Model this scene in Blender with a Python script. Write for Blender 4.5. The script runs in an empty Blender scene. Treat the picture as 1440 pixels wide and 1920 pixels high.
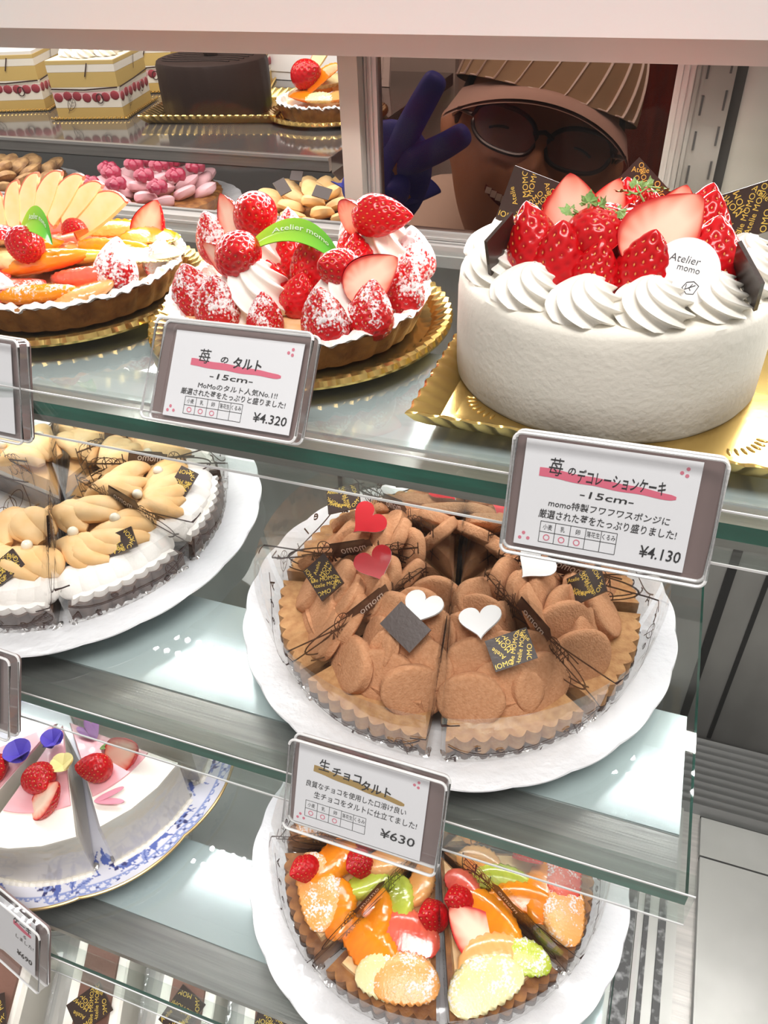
import bpy, math, random
import numpy as np
from mathutils import Vector, Matrix, Euler
PI = math.pi
rnd = random.Random(7)
SC = bpy.context.scene
COL = SC.collection

# ------------------------------------------------------------------ camera, world, lights
cam = bpy.data.objects.new('camera', bpy.data.cameras.new('camera')); COL.objects.link(cam)
cam.data.sensor_width = 36; cam.data.lens = 1474.6 * 36 / 1920; cam.data.clip_start = .005; cam.data.clip_end = 30
_r = np.array([[0.9425, -0.1846, 0.2785], [0.3328, 0.5938, -0.7326], [-0.0301, 0.7832, 0.6211]])
cam.matrix_world = Matrix([[*_r[0], 0.0], [*_r[1], -.2632], [*_r[2], .2], [0, 0, 0, 1]])
SC.camera = cam
SC.view_settings.view_transform = 'Standard'; SC.view_settings.look = 'None'
SC.view_settings.gamma = 1; SC.view_settings.use_curve_mapping = False
SC.view_settings.exposure = 0.08
SC.cycles.max_bounces = 10; SC.cycles.transparent_max_bounces = 40; SC.cycles.diffuse_bounces = 4
SC.cycles.glossy_bounces = 5; SC.cycles.transmission_bounces = 8
SC.cycles.caustics_reflective = False; SC.cycles.caustics_refractive = False
SC.cycles.sample_clamp_indirect = 4.0
SC.cycles.use_denoising = True
wd = bpy.data.worlds.new('world'); SC.world = wd; wd.use_nodes = True
wd.node_tree.nodes['Background'].inputs[0].default_value = (1, .95, .91, 1)
wd.node_tree.nodes['Background'].inputs[1].default_value = .42

def area(name, loc, rot, sx, sy, power, color=(1, 1, 1)):
    l = bpy.data.lights.new(name, 'AREA'); l.shape = 'RECTANGLE'; l.size = sx; l.size_y = sy; l.energy = power; l.color = color
    o = bpy.data.objects.new(name, l); COL.objects.link(o); o.location = loc; o.rotation_euler = rot
    return o
area('front_fill', (.2, -.7, 1.9), (math.radians(-12), 0, 0), 1.3, .7, 52, (1, .97, .94))  # added soft fill from above and in front, no known fitting there
area('header_lamp', (-.35, .242, .112), (math.radians(-56), 0, 0), 1.5, .018, 4.4, (1, .97, .93))
area('rear_fill', (-.75, .62, .45), (0, 0, 0), .8, .3, 3.6, (1, .95, .88))  # added light over the second display, without a lamp body
area('rear_fill', (.1, .75, .95), (math.radians(-25), 0, 0), .6, .4, 3.5, (1, .88, .76))  # added unseen light to lift the man behind the smoked glass
area('rear_fill', (-.75, .64, -.028), (0, 0, 0), .8, .2, 1.6, (1, .97, .94))  # added light under the upper rear shelf to brighten the lower cakes

# ------------------------------------------------------------------ materials
def nodes(name):
    m = bpy.data.materials.new(name); m.use_nodes = True
    nt = m.node_tree
    return m, nt, nt.nodes['Principled BSDF']
def N(nt, typ, **kw):
    n = nt.nodes.new(typ)
    for k, v in kw.items():
        if k.startswith('i_'): n.inputs[k[2:].replace('_', ' ')].default_value = v
        else: setattr(n, k, v)
    return n
def mat(name, col, rough=.5, metal=0, coat=0, col2=None, cs=200, bump=0, bs=600, vcol=False, spec=.5, sss=0, stretch=None, thr=(.35, .65)):
    m, nt, p = nodes(name)
    p.inputs['Base Color'].default_value = (*col, 1); p.inputs['Roughness'].default_value = rough
    p.inputs['Metallic'].default_value = metal; p.inputs['Coat Weight'].default_value = coat; p.inputs['Coat Roughness'].default_value = .06
    p.inputs['Specular IOR Level'].default_value = spec
    if sss:
        p.inputs['Subsurface Weight'].default_value = sss; p.inputs['Subsurface Radius'].default_value = (.004, .002, .0015)
    tc = N(nt, 'ShaderNodeTexCoord'); vec = tc.outputs['Object']
    if stretch:
        mp = N(nt, 'ShaderNodeMapping'); mp.inputs['Scale'].default_value = stretch; nt.links.new(vec, mp.inputs['Vector']); vec = mp.outputs['Vector']
    base = None
    if vcol:
        at = N(nt, 'ShaderNodeAttribute'); at.attribute_name = 'Col'; base = at.outputs['Color']
    if col2 is not None:
        nz = N(nt, 'ShaderNodeTexNoise'); nz.inputs['Scale'].default_value = cs; nz.inputs['Detail'].default_value = 4; nt.links.new(vec, nz.inputs['Vector'])
        rp = N(nt, 'ShaderNodeMapRange'); rp.inputs[1].default_value = thr[0]; rp.inputs[2].default_value = thr[1]; nt.links.new(nz.outputs['Fac'], rp.inputs[0])
        mx = N(nt, 'ShaderNodeMix'); mx.data_type = 'RGBA'
        nt.links.new(rp.outputs[0], mx.inputs[0])
        if base is not None: nt.links.new(base, mx.inputs[6])
        else: mx.inputs[6].default_value = (*col, 1)
        mx.inputs[7].default_value = (*col2, 1); base = mx.outputs[2]
    if base is not None: nt.links.new(base, p.inputs['Base Color'])
    if bump:
        nb = N(nt, 'ShaderNodeTexNoise'); nb.inputs['Scale'].default_value = bs; nb.inputs['Detail'].default_value = 3; nt.links.new(vec, nb.inputs['Vector'])
        b = N(nt, 'ShaderNodeBump'); b.inputs['Strength'].default_value = bump; b.inputs['Distance'].default_value = .001
        nt.links.new(nb.outputs['Fac'], b.inputs['Height']); nt.links.new(b.outputs['Normal'], p.inputs['Normal'])
    return m
def thin_glass(name, tint, refl=.06, rough=.02, edge=.5, gcol=(1, 1, 1), bump=0):
    m = bpy.data.materials.new(name); m.use_nodes = True; nt = m.node_tree; nt.nodes.clear()
    out = N(nt, 'ShaderNodeOutputMaterial'); tr = N(nt, 'ShaderNodeBsdfTransparent'); gl = N(nt, 'ShaderNodeBsdfGlossy')
    tr.inputs[0].default_value = (*tint, 1); gl.inputs['Color'].default_value = (*gcol, 1); gl.inputs['Roughness'].default_value = rough
    if bump:
        tc = N(nt, 'ShaderNodeTexCoord'); nz = N(nt, 'ShaderNodeTexNoise'); nz.inputs['Scale'].default_value = 45; nz.inputs['Detail'].default_value = 2
        nt.links.new(tc.outputs['Object'], nz.inputs['Vector']); bp = N(nt, 'ShaderNodeBump'); bp.inputs['Strength'].default_value = bump; bp.inputs['Distance'].default_value = .004
        nt.links.new(nz.outputs['Fac'], bp.inputs['Height']); nt.links.new(bp.outputs[0], gl.inputs['Normal'])
    lw = N(nt, 'ShaderNodeLayerWeight'); lw.inputs['Blend'].default_value = .18
    ma = N(nt, 'ShaderNodeMath'); ma.operation = 'MULTIPLY_ADD'; ma.inputs[1].default_value = edge; ma.inputs[2].default_value = refl
    nt.links.new(lw.outputs['Facing'], ma.inputs[0])
    mx = N(nt, 'ShaderNodeMixShader'); nt.links.new(ma.outputs[0], mx.inputs[0]); nt.links.new(tr.outputs[0], mx.inputs[1]); nt.links.new(gl.outputs[0], mx.inputs[2])
    nt.links.new(mx.outputs[0], out.inputs[0])
    return m
def dusty(name, dens=.5, scale=750, zk=12, rough=.3):
    """vertex colour with icing sugar clinging to it, thicker towards local +z"""
    m, nt, p = nodes(name)
    at = N(nt, 'ShaderNodeAttribute'); at.attribute_name = 'Col'
    tc = N(nt, 'ShaderNodeTexCoord'); nz = N(nt, 'ShaderNodeTexNoise'); nz.inputs['Scale'].default_value = scale; nz.inputs['Detail'].default_value = 3
    nt.links.new(tc.outputs['Object'], nz.inputs['Vector'])
    nz2 = N(nt, 'ShaderNodeTexNoise'); nz2.inputs['Scale'].default_value = 110; nt.links.new(tc.outputs['Object'], nz2.inputs['Vector'])
    sx = N(nt, 'ShaderNodeSeparateXYZ'); nt.links.new(tc.outputs['Object'], sx.inputs[0])
    a = N(nt, 'ShaderNodeMath'); a.operation = 'MULTIPLY_ADD'; a.inputs[1].default_value = zk; a.inputs[2].default_value = dens - .5; nt.links.new(sx.outputs['Z'], a.inputs[0])
    b = N(nt, 'ShaderNodeMath'); b.operation = 'ADD'; nt.links.new(a.outputs[0], b.inputs[0]); nt.links.new(nz.outputs['Fac'], b.inputs[1])
    c = N(nt, 'ShaderNodeMath'); c.operation = 'MULTIPLY_ADD'; c.inputs[1].default_value = .9; nt.links.new(nz2.outputs['Fac'], c.inputs[0]); nt.links.new(b.outputs[0], c.inputs[2])
    rp = N(nt, 'ShaderNodeMapRange'); rp.inputs[1].default_value = .92; rp.inputs[2].default_value = 1.08; nt.links.new(c.outputs[0], rp.inputs[0])
    mx = N(nt, 'ShaderNodeMix'); mx.data_type = 'RGBA'; nt.links.new(rp.outputs[0], mx.inputs[0]); nt.links.new(at.outputs['Color'], mx.inputs[6]); mx.inputs[7].default_value = (.93, .88, .88, 1)
    nt.links.new(mx.outputs[2], p.inputs['Base Color'])
    r2 = N(nt, 'ShaderNodeMapRange'); r2.inputs[3].default_value = rough; r2.inputs[4].default_value = .9; nt.links.new(rp.outputs[0], r2.inputs[0]); nt.links.new(r2.outputs[0], p.inputs['Roughness'])
    bp = N(nt, 'ShaderNodeBump'); bp.inputs['Strength'].default_value = .4; bp.inputs['Distance'].default_value = .0006; nt.links.new(c.outputs[0], bp.inputs['Height']); nt.links.new(bp.outputs[0], p.inputs['Normal'])
    return m

MT = {}
MT['white_paint'] = mat('white_paint', (.82, .79, .77), .4)
MT['beige_metal'] = mat('beige_metal', (.52, .45, .41), .38, .25)
MT['alu'] = mat('aluminium', (.48, .465, .45), .42, .5, bump=.1, bs=30, stretch=(1, 40, 40))
MT['stile'] = mat('anodised_stile', (.38, .345, .305), .5, .15)
MT['dark_gap'] = mat('dark_gap', (.015, .014, .013), .6)
MT['steel'] = mat('brushed_steel', (.50, .48, .46), .34, .8, col2=(.40, .385, .37), cs=9, bump=.08, bs=40, stretch=(1, 30, 30))
MT['steel_wall'] = mat('steel_wall', (.36, .35, .325), .38, .5, col2=(.26, .25, .235), cs=14, stretch=(1, 1, .5))
MT['upright'] = mat('upright_metal', (.14, .13, .115), .45, .2)
MT['deck'] = mat('steel_deck', (.50, .50, .48), .33, .5, col2=(.43, .43, .41), cs=18)
MT['louver'] = mat('louver_metal', (.34, .34, .33), .35, .7)
MT['rubber'] = mat('worn_gasket', (.10, .10, .10), .6, col2=(.42, .42, .42), cs=120, thr=(.5, .7))
MT['glass_shelf'] = thin_glass('shelf_glass', (.92, .96, .95), .04, .03, .35)
MT['glass_edge'] = mat('green_glass_edge', (.003, .14, .095), .4, spec=.2, col2=(.008, .22, .155), cs=25, stretch=(1, 8, 8))
MT['glass_clear'] = thin_glass('clear_glass', (.98, .98, .98), .004, .01, .05)
MT['glass_tint'] = thin_glass('tinted_glass', (.56, .46, .42), .002, .01, .008)
MT['acrylic'] = thin_glass('acrylic', (.975, .98, .98), .05, .06, .6)
MT['acrylic_edge'] = mat('acrylic_edge', (.80, .79, .78), .15, coat=.8, col2=(.95, .95, .95), cs=60, stretch=(1, 20, 20))
MT['rail'] = thin_glass('rail_acrylic', (.93, .955, .945), .03, .08, .35)
MT['panel'] = mat('light_panel_lid', (.66, .73, .74), .16, .3, bump=.05, bs=30, stretch=(1, 60, 60))
MT['led'] = None
MT['backing'] = mat('mauve_backing', (.25, .168, .158), .45)
MT['paper'] = mat('card_paper', (.93, .93, .96), .7)
MT['ink'] = mat('black_ink', (.012, .012, .014), .6)
MT['pink_ink'] = mat('pink_marker', (.83, .16, .25), .7)
MT['ochre_ink'] = mat('ochre_marker', (.45, .29, .09), .7)
MT['red_ink'] = mat('pink_pen', (.78, .22, .30), .7)
MT['gold'] = mat('gold_foil', (.86, .60, .20), .2, .95, bump=.12, bs=90)
MT['gold_print'] = mat('gold_print', (.88, .62, .12), .35, .3)
MT['cream'] = mat('whipped_cream', (.93, .89, .80), .55, bump=.12, bs=350)
MT['cream_side'] = mat('spread_cream', (.93, .885, .78), .6, bump=.28, bs=330)
MT['rosette'] = mat('piped_cream', (.94, .905, .83), .5, bump=.06, bs=500)
MT['berry'] = mat('strawberry_skin', (.5, 0, 0), .25, coat=.3, spec=.25, vcol=True)
MT['berry_dust'] = dusty('sugared_strawberry', .46)
MT['berry_heavy'] = dusty('heavily_sugared_strawberry', .66, 650, 14)
MT['fruit'] = mat('glazed_fruit', (.8, .4, .05), .2, coat=.9, vcol=True, bump=.25, bs=300)
MT['fruit_dust'] = dusty('sugared_fruit', .38, 700, 10, .25)
MT['crust'] = mat('tart_crust', (.40, .17, .045), .5, col2=(.17, .055, .013), cs=90, bump=.5, bs=300)
MT['crust_pale'] = mat('cookie_crust', (.56, .31, .13), .8, col2=(.42, .20, .075), cs=200, bump=.6, bs=700)
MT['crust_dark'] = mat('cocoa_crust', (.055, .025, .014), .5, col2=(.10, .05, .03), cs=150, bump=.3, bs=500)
MT['sugar'] = mat('icing_sugar', (.92, .88, .85), .95, bump=.9, bs=500, col2=(.74, .6, .48), cs=160, thr=(.58, .74))
MT['custard'] = mat('custard', (.84, .50, .20), .3, coat=.4, col2=(.88, .64, .36), cs=120)
MT['choc'] = mat('dark_chocolate', (.042, .022, .016), .35, coat=.3, bump=.08, bs=500)
MT['choc_glaze'] = mat('chocolate_glaze', (.030, .015, .011), .55, spec=.2, bump=.15, bs=40)
MT['cocoa'] = mat('cocoa_dusted_cream', (.60, .31, .165), .95, col2=(.52, .25, .125), cs=500, bump=.6, bs=900, spec=.1)
MT['caramel'] = mat('caramel_cream', (.84, .50, .20), .6, col2=(.88, .60, .30), cs=60, bump=.1, bs=300)
MT['pearl'] = mat('sugar_pearl', (.95, .86, .68), .25, coat=.5)
MT['heart_red'] = mat('red_heart', (.62, .02, .03), .3, coat=.3)
MT['heart_white'] = mat('white_heart', (.85, .84, .82), .6)
MT['film'] = thin_glass('clear_film', (.97, .965, .955), .045, .10, .45, bump=.5)
MT['film_print'] = mat('film_print', (.045, .016, .012), .5)
MT['film_tag'] = mat('film_tag_print', (.07, .028, .02), .4)
MT['tag_text'] = mat('tag_lettering', (.96, .90, .84), .5)
MT['foil'] = mat('silver_foil', (.80, .80, .80), .2, .9, bump=1.0, bs=160)
MT['porcelain'] = mat('white_porcelain', (.87, .88, .90), .18, coat=.6, bump=.0)
MT['porcelain_emb'] = mat('embossed_porcelain', (.87, .88, .90), .2, coat=.6, bump=.9, bs=170)
MT['blue_china'] = mat('blue_pattern_china', (.8, .8, .9), .12, coat=.6, vcol=True)
MT['gold_rim'] = mat('gilt_rim', (.62, .44, .20), .3, .7)
MT['leaf_plastic'] = mat('green_plastic_leaf', (.10, .55, .08), .22, coat=.5, vcol=True)
MT['white_text'] = mat('pale_print', (.75, .9, .65), .5)
MT['herb'] = mat('herb_leaf', (.16, .30, .07), .6, col2=(.28, .44, .14), cs=300)
MT['tag_white'] = mat('white_tag', (.90, .89, .90), .5)
MT['pink_glaze'] = mat('pink_glaze', (.86, .42, .46), .3, coat=.3, col2=(.90, .56, .58), cs=30)
MT['petal_pink'] = mat('pink_petal', (.72, .28, .36), .5)
MT['petal_violet'] = mat('violet_petal', (.36, .10, .42), .5)
MT['petal_blue'] = mat('blue_violet_petal', (.12, .08, .55), .5)
MT['petal_yellow'] = mat('yellow_petal', (.93, .83, .35), .5)
MT['skin'] = mat('skin', (.60, .32, .18), .45, col2=(.54, .27, .15), cs=30)
MT['glove'] = mat('blue_glove', (.06, .085, .66), .5, bump=.25, bs=90)
MT['cap'] = mat('cap_cloth', (.46, .35, .21), .8)
MT['cap_stripe'] = mat('cap_stripe', (.97, .93, .88), .8)
MT['brim'] = mat('cap_brim', (.58, .42, .36), .8)
MT['coat'] = mat('cook_coat', (.70, .60, .50), .8, bump=.3, bs=40)
MT['frame_dark'] = mat('glasses_frame', (.012, .008, .012), .3, coat=.3)
MT['lens'] = thin_glass('glasses_lens', (.80, .72, .86), .05, .02, .2)
MT['hair'] = mat('dark_hair', (.02, .012, .01), .5)
MT['teeth'] = mat('teeth', (.85, .78, .68), .35)
MT['mouth'] = mat('mouth', (.22, .04, .035), .5)
MT['trousers'] = mat('dark_trousers', (.03, .03, .035), .8)
MT['wood'] = mat('red_brown_wood', (.20, .028, .012), .5, col2=(.11, .014, .007), cs=14, stretch=(6, 6, .7))
MT['dark_shelf'] = mat('dark_glass_shelf', (.10, .09, .085), .08, .2, coat=.3)
MT['sponge'] = mat('layered_sponge', (.8, .6, .2), .7, vcol=True)
MT['raspberry'] = mat('raspberry', (.36, .02, .06), .3, coat=.5, bump=.8, bs=260)
MT['pink_cream'] = mat('pink_cream', (.80, .46, .48), .55, bump=.3, bs=90)
MT['mont'] = mat('brown_strand_cream', (.52, .30, .12), .6, col2=(.30, .15, .06), cs=90, bump=.9, bs=160, thr=(.4, .6))
MT['tile'] = mat('kitchen_floor', (.30, .27, .25), .5, col2=(.26, .23, .21), cs=3)
MT['wall_pale'] = mat('pale_panel', (.50, .47, .44), .6)
MT['cabinet'] = mat('beige_cabinet', (.52, .42, .36), .5)
MT['kraft'] = mat('chocolate_mousse', (.16, .07, .045), .7, bump=.3, bs=300)
m, nt, p = nodes('led_dot'); p.inputs['Emission Color'].default_value = (1, 1, 1, 1); p.inputs['Emission Strength'].default_value = 108; MT['led'] = m

# ------------------------------------------------------------------ mesh helpers
class M:
    def __init__(s): s.v = []; s.f = []; s.m = []; s.c = []; s.n = 0
    def add(s, v, f, mi=0, c=None):
        v = np.asarray(v, float).reshape(-1, 3)
        s.v.append(v); s.f += [tuple(int(i) + s.n for i in q) for q in f]; s.m += [mi] * len(f)
        if c is None: c = (.5, .5, .5)
        c = np.asarray(c, float)
        s.c.append(np.broadcast_to(c, (len(v), 3)) if c.ndim == 1 else c.reshape(-1, 3))
        s.n += len(v); return s
    def grid(s, P, cu=False, cv=False, mi=0, c=None, flip=False):
        P = np.asarray(P, float); a, b = P.shape[:2]; F = []
        for i in range(a if cu else a - 1):
            for j in range(b if cv else b - 1):
                i2, j2 = (i + 1) % a, (j + 1) % b
                q = (i * b + j, i2 * b + j, i2 * b + j2, i * b + j2)
                F.append(q[::-1] if flip else q)
        return s.add(P.reshape(-1, 3), F, mi, c)
    def lathe(s, prof, n=64, rf=None, mi=0, zf=None, c=None):
        th = np.linspace(0, 2 * PI, n, endpoint=False); pr = np.array(prof, float)
        k = np.arange(len(pr))
        R = pr[None, :, 0] * np.ones((n, 1)); Z = pr[None, :, 1] * np.ones((n, 1))
        if rf is not None: R = R * rf(th[:, None], k[None, :])
        if zf is not None: Z = Z + zf(th[:, None], k[None, :])
        P = np.stack([R * np.cos(th)[:, None], R * np.sin(th)[:, None], Z], -1)
        return s.grid(P, cu=True, mi=mi, c=c)
    def box(s, lo, hi, mi=0, T=None, bev=0, c=None):
        x0, y0, z0 = lo; x1, y1, z1 = hi
        v = np.array([(x0, y0, z0), (x1, y0, z0), (x1, y1, z0), (x0, y1, z0), (x0, y0, z1), (x1, y0, z1), (x1, y1, z1), (x0, y1, z1)], float)
        if T is not None: v = np.array([T @ Vector(p) for p in v])
        return s.add(v, [(0, 3, 2, 1), (4, 5, 6, 7), (0, 1, 5, 4), (1, 2, 6, 5), (2, 3, 7, 6), (3, 0, 4, 7)], mi, c)
    def prism(s, out, z0, z1, mi=0, mi_side=None, scale_top=1, T=None, c=None):
        o = np.asarray(out, float); n = len(o); ctr = o.mean(0)
        b = np.c_[o, np.full(n, z0)]; t = np.c_[ctr + (o - ctr) * scale_top, np.full(n, z1)]
        v = np.r_[b, t]
        if T is not None: v = np.array([T @ Vector(p) for p in v])
        s.add(v, [tuple(range(n))[::-1], tuple(range(n, 2 * n))], mi, c)
        base = s.n - 2 * n
        fs = [(base + i, base + (i + 1) % n, base + n + (i + 1) % n, base + n + i) for i in range(n)]
        s.f += fs; s.m += [mi if mi_side is None else mi_side] * n
        return s
    def tube(s, pts, r, n=8, mi=0, closed=False, c=None, flat=1):
        P = np.asarray(pts, float); k = len(P)
        rr = np.broadcast_to(np.asarray(r, float), (k,))
        T = np.gradient(P, axis=0)
        if closed: T = np.roll(P, -1, 0) - np.roll(P, 1, 0)
        T /= np.linalg.norm(T, axis=1)[:, None] + 1e-12
        up = np.array([0, 0, 1.]); 
        if abs(T[:, 2]).mean() > .8: up = np.array([0, 1., 0])
        A = np.cross(T, up); A /= np.linalg.norm(A, axis=1)[:, None] + 1e-12; B = np.cross(A, T)
        th = np.linspace(0, 2 * PI, n, endpoint=False)
        G = P[:, None] + rr[:, None, None] * (np.cos(th)[None, :, None] * A[:, None] + flat * np.sin(th)[None, :, None] * B[:, None])
        s.grid(G, cu=closed, cv=True, mi=mi, c=c)
        if not closed:
            b = s.n - k * n
            s.f += [tuple(b + j for j in range(n)), tuple(b + (k - 1) * n + j for j in range(n))[::-1]]; s.m += [mi, mi]
        return s
    def blob(s, ctr, rad, n=14, mi=0, e=1.0, ez=None, R=None, c=None, noise=0, seed=0):
        """superellipsoid, e<1 boxier"""
        u = np.linspace(0, 2 * PI, n * 2, endpoint=False); w = np.linspace(-PI / 2, PI / 2, n)
        f = lambda a: np.sign(a) * np.abs(a) ** e; ez = e if ez is None else ez; g_ = lambda a: np.sign(a) * np.abs(a) ** ez
        X = g_(np.cos(w))[None] * f(np.cos(u))[:, None]; Y = g_(np.cos(w))[None] * f(np.sin(u))[:, None]; Z = g_(np.sin(w))[None] * np.ones((2 * n, 1))
        P = np.stack([X, Y, Z], -1)
        if noise:
            g = np.random.RandomState(seed); ph = g.rand(6) * 6
            d = noise * (np.sin(3 * X + ph[0]) * np.sin(4 * Y + ph[1]) + .6 * np.sin(5 * Z + ph[2] + 2 * X))
            P = P * (1 + d[..., None])
        P = P * np.asarray(rad)
        if R is not None: P = P @ np.array(R.to_3x3() if hasattr(R, 'to_3x3') else R).T
        return s.grid(P + np.asarray(ctr), cu=True, mi=mi, c=c, flip=False)
    def xform(s, T):
        A = np.array(T)
        s.v = [v @ A[:3, :3].T + A[:3, 3] for v in s.v]; return s
    def mesh(s, name, mats, smooth=True, ang=None):
        me = bpy.data.meshes.new(name)
        V = np.concatenate(s.v) if s.v else np.zeros((0, 3))
        me.from_pydata(V.tolist(), [], s.f)
        for mm in (mats if isinstance(mats, (list, tuple)) else [mats]): me.materials.append(MT[mm] if isinstance(mm, str) else mm)
        me.polygons.foreach_set('material_index', s.m)
        me.polygons.foreach_set('use_smooth', [smooth] * len(s.f))
        at = me.color_attributes.new('Col', 'FLOAT_COLOR', 'POINT')
        C = np.c_[np.concatenate(s.c), np.ones(len(V))] if len(V) else np.zeros((0, 4))
        at.data.foreach_set('color', C.astype(np.float32).ravel())
        me.update()
        if ang and smooth:
            try: me.set_sharp_from_angle(angle=math.radians(ang))
            except Exception: pass
        return me
def put(name, me, parent=None, loc=(0, 0, 0), rot=(0, 0, 0), scale=1):
    o = bpy.data.objects.new(name, me); COL.objects.link(o); o.location = loc; o.rotation_euler = rot
    o.scale = (scale,) * 3 if not hasattr(scale, '__len__') else scale
    if parent: o.parent = parent
    return o
def obj(name, mb, mats, parent=None, smooth=True, ang=40, loc=(0, 0, 0), rot=(0, 0, 0)):
    return put(name, mb.mesh(name, mats, smooth, ang), parent, loc, rot)
def tag(o, label, cat, group=None):
    o['label'] = label; o['category'] = cat
    if group: o['group'] = group
    return o
def thing(name, label, cat, loc=(0, 0, 0), rz=0, group=None):
    o = bpy.data.objects.new(name, None); COL.objects.link(o); o.location = loc; o.rotation_euler = (0, 0, rz); o.empty_display_size = .02
    return tag(o, label, cat, group)
def struct(name, mb, mats, smooth=False, parent=None):
    o = obj(name, mb, mats, parent, smooth)
    if not parent: o['kind'] = 'structure'
    return o
def BX(*bs):
    b = M()
    for q in bs: b.box(q[0], q[1], q[2] if len(q) > 2 else 0)
    return b
def lin(px):  # sRGB 0-255 to linear
    return tuple(((c / 255) / 12.92 if c / 255 <= .04045 else ((c / 255 + .055) / 1.055) ** 2.4) for c in px)

_tc = {}
_fc = bpy.data.curves.new('font_cache', 'FONT'); _fo = bpy.data.objects.new('font_cache', _fc); COL.objects.link(_fo)
def text2d(body, bold=0.0, shear=0.0):
    k = (body, bold, shear)
    if k not in _tc:
        _fc.body = body; _fc.align_x = 'CENTER'; _fc.align_y = 'CENTER'; _fc.offset = bold; _fc.shear = shear; _fc.resolution_u = 2
        dg = bpy.context.evaluated_depsgraph_get(); dg.update()
        me = bpy.data.meshes.new_from_object(_fo.evaluated_get(dg))
        v = np.array([q.co[:] for q in me.vertices]); f = [tuple(pp.vertices) for pp in me.polygons]
        bpy.data.meshes.remove(me)
        if len(v): v[:, :2] -= (v[:, :2].max(0) + v[:, :2].min(0)) / 2
        _tc[k] = (v, f)
    return _tc[k]
def text(mb, body, x, y, h=None, w=None, rot=0, bold=0, shear=0, z=0, mi=0, fn=None):
    """flat lettering centred at x,y; h = height of the string box, w = its width; fn maps 2D to 3D"""
    v, f = text2d(body, bold, shear)
    if not len(v): return
    v = v.copy(); sz = v.max(0) - v.min(0)
    sy = h / sz[1] if h else w / sz[0]; sx = w / sz[0] if w else sy
    v[:, 0] *= sx; v[:, 1] *= sy
    c, s_ = math.cos(rot), math.sin(rot)
    q = np.c_[x + v[:, 0] * c - v[:, 1] * s_, y + v[:, 0] * s_ + v[:, 1] * c, np.full(len(v), z)]
    if fn: q = np.array([fn(a, b) for a, b, _ in q])
    mb.add(q, f, mi)
def ribbon(mb, pts, w, z=0, mi=0, closed=False, fn=None):
    P = np.asarray(pts, float)
    if closed: P = np.r_[P, P[:1]]
    T = np.gradient(P, axis=0); T /= np.linalg.norm(T, axis=1)[:, None] + 1e-12
    Nn = np.c_[-T[:, 1], T[:, 0]]; ww = np.broadcast_to(np.asarray(w, float), (len(P),))[:, None] / 2
    A, B = P + Nn * ww, P - Nn * ww
    if fn: G = np.array([[fn(*a), fn(*b)] for a, b in zip(A, B)])
    else: G = np.stack([np.c_[A, np.full(len(A), z)], np.c_[B, np.full(len(B), z)]], 1)
    mb.grid(G, mi=mi)
def circle(cx, cy, rx, ry=None, n=24, a0=0, a1=2 * PI, rot=0):
    t = np.linspace(a0, a1, n); ry = ry or rx
    x, y = rx * np.cos(t), ry * np.sin(t)
    return np.c_[cx + x * math.cos(rot) - y * math.sin(rot), cy + x * math.sin(rot) + y * math.cos(rot)]
def disc2d(mb, cx, cy, r, z=0, mi=0, n=14, ry=None, fn=None):
    q = circle(cx, cy, r, ry, n + 1)[:-1]
    v = np.array([fn(*a) for a in q]) if fn else np.c_[q, np.full(n, z)]
    mb.add(v, [tuple(range(n))], mi)

# ------------------------------------------------------------------ the showcase (setting)
XL, XR, YR = -1.15, .34, .30
struct('floor', BX(((-3, -2.2, -1.0), (2, 2.0, -.96))), 'tile')
struct('wall_back', BX(((-3, 1.5, -.96), (2, 1.56, 1.2))), 'wood')
struct('trim_1', BX(((-3, 1.485, .27), (2, 1.5, .33)), ((-.28, 1.46, -.96), (-.2, 1.5, 1.2))), 'wood')

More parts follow.
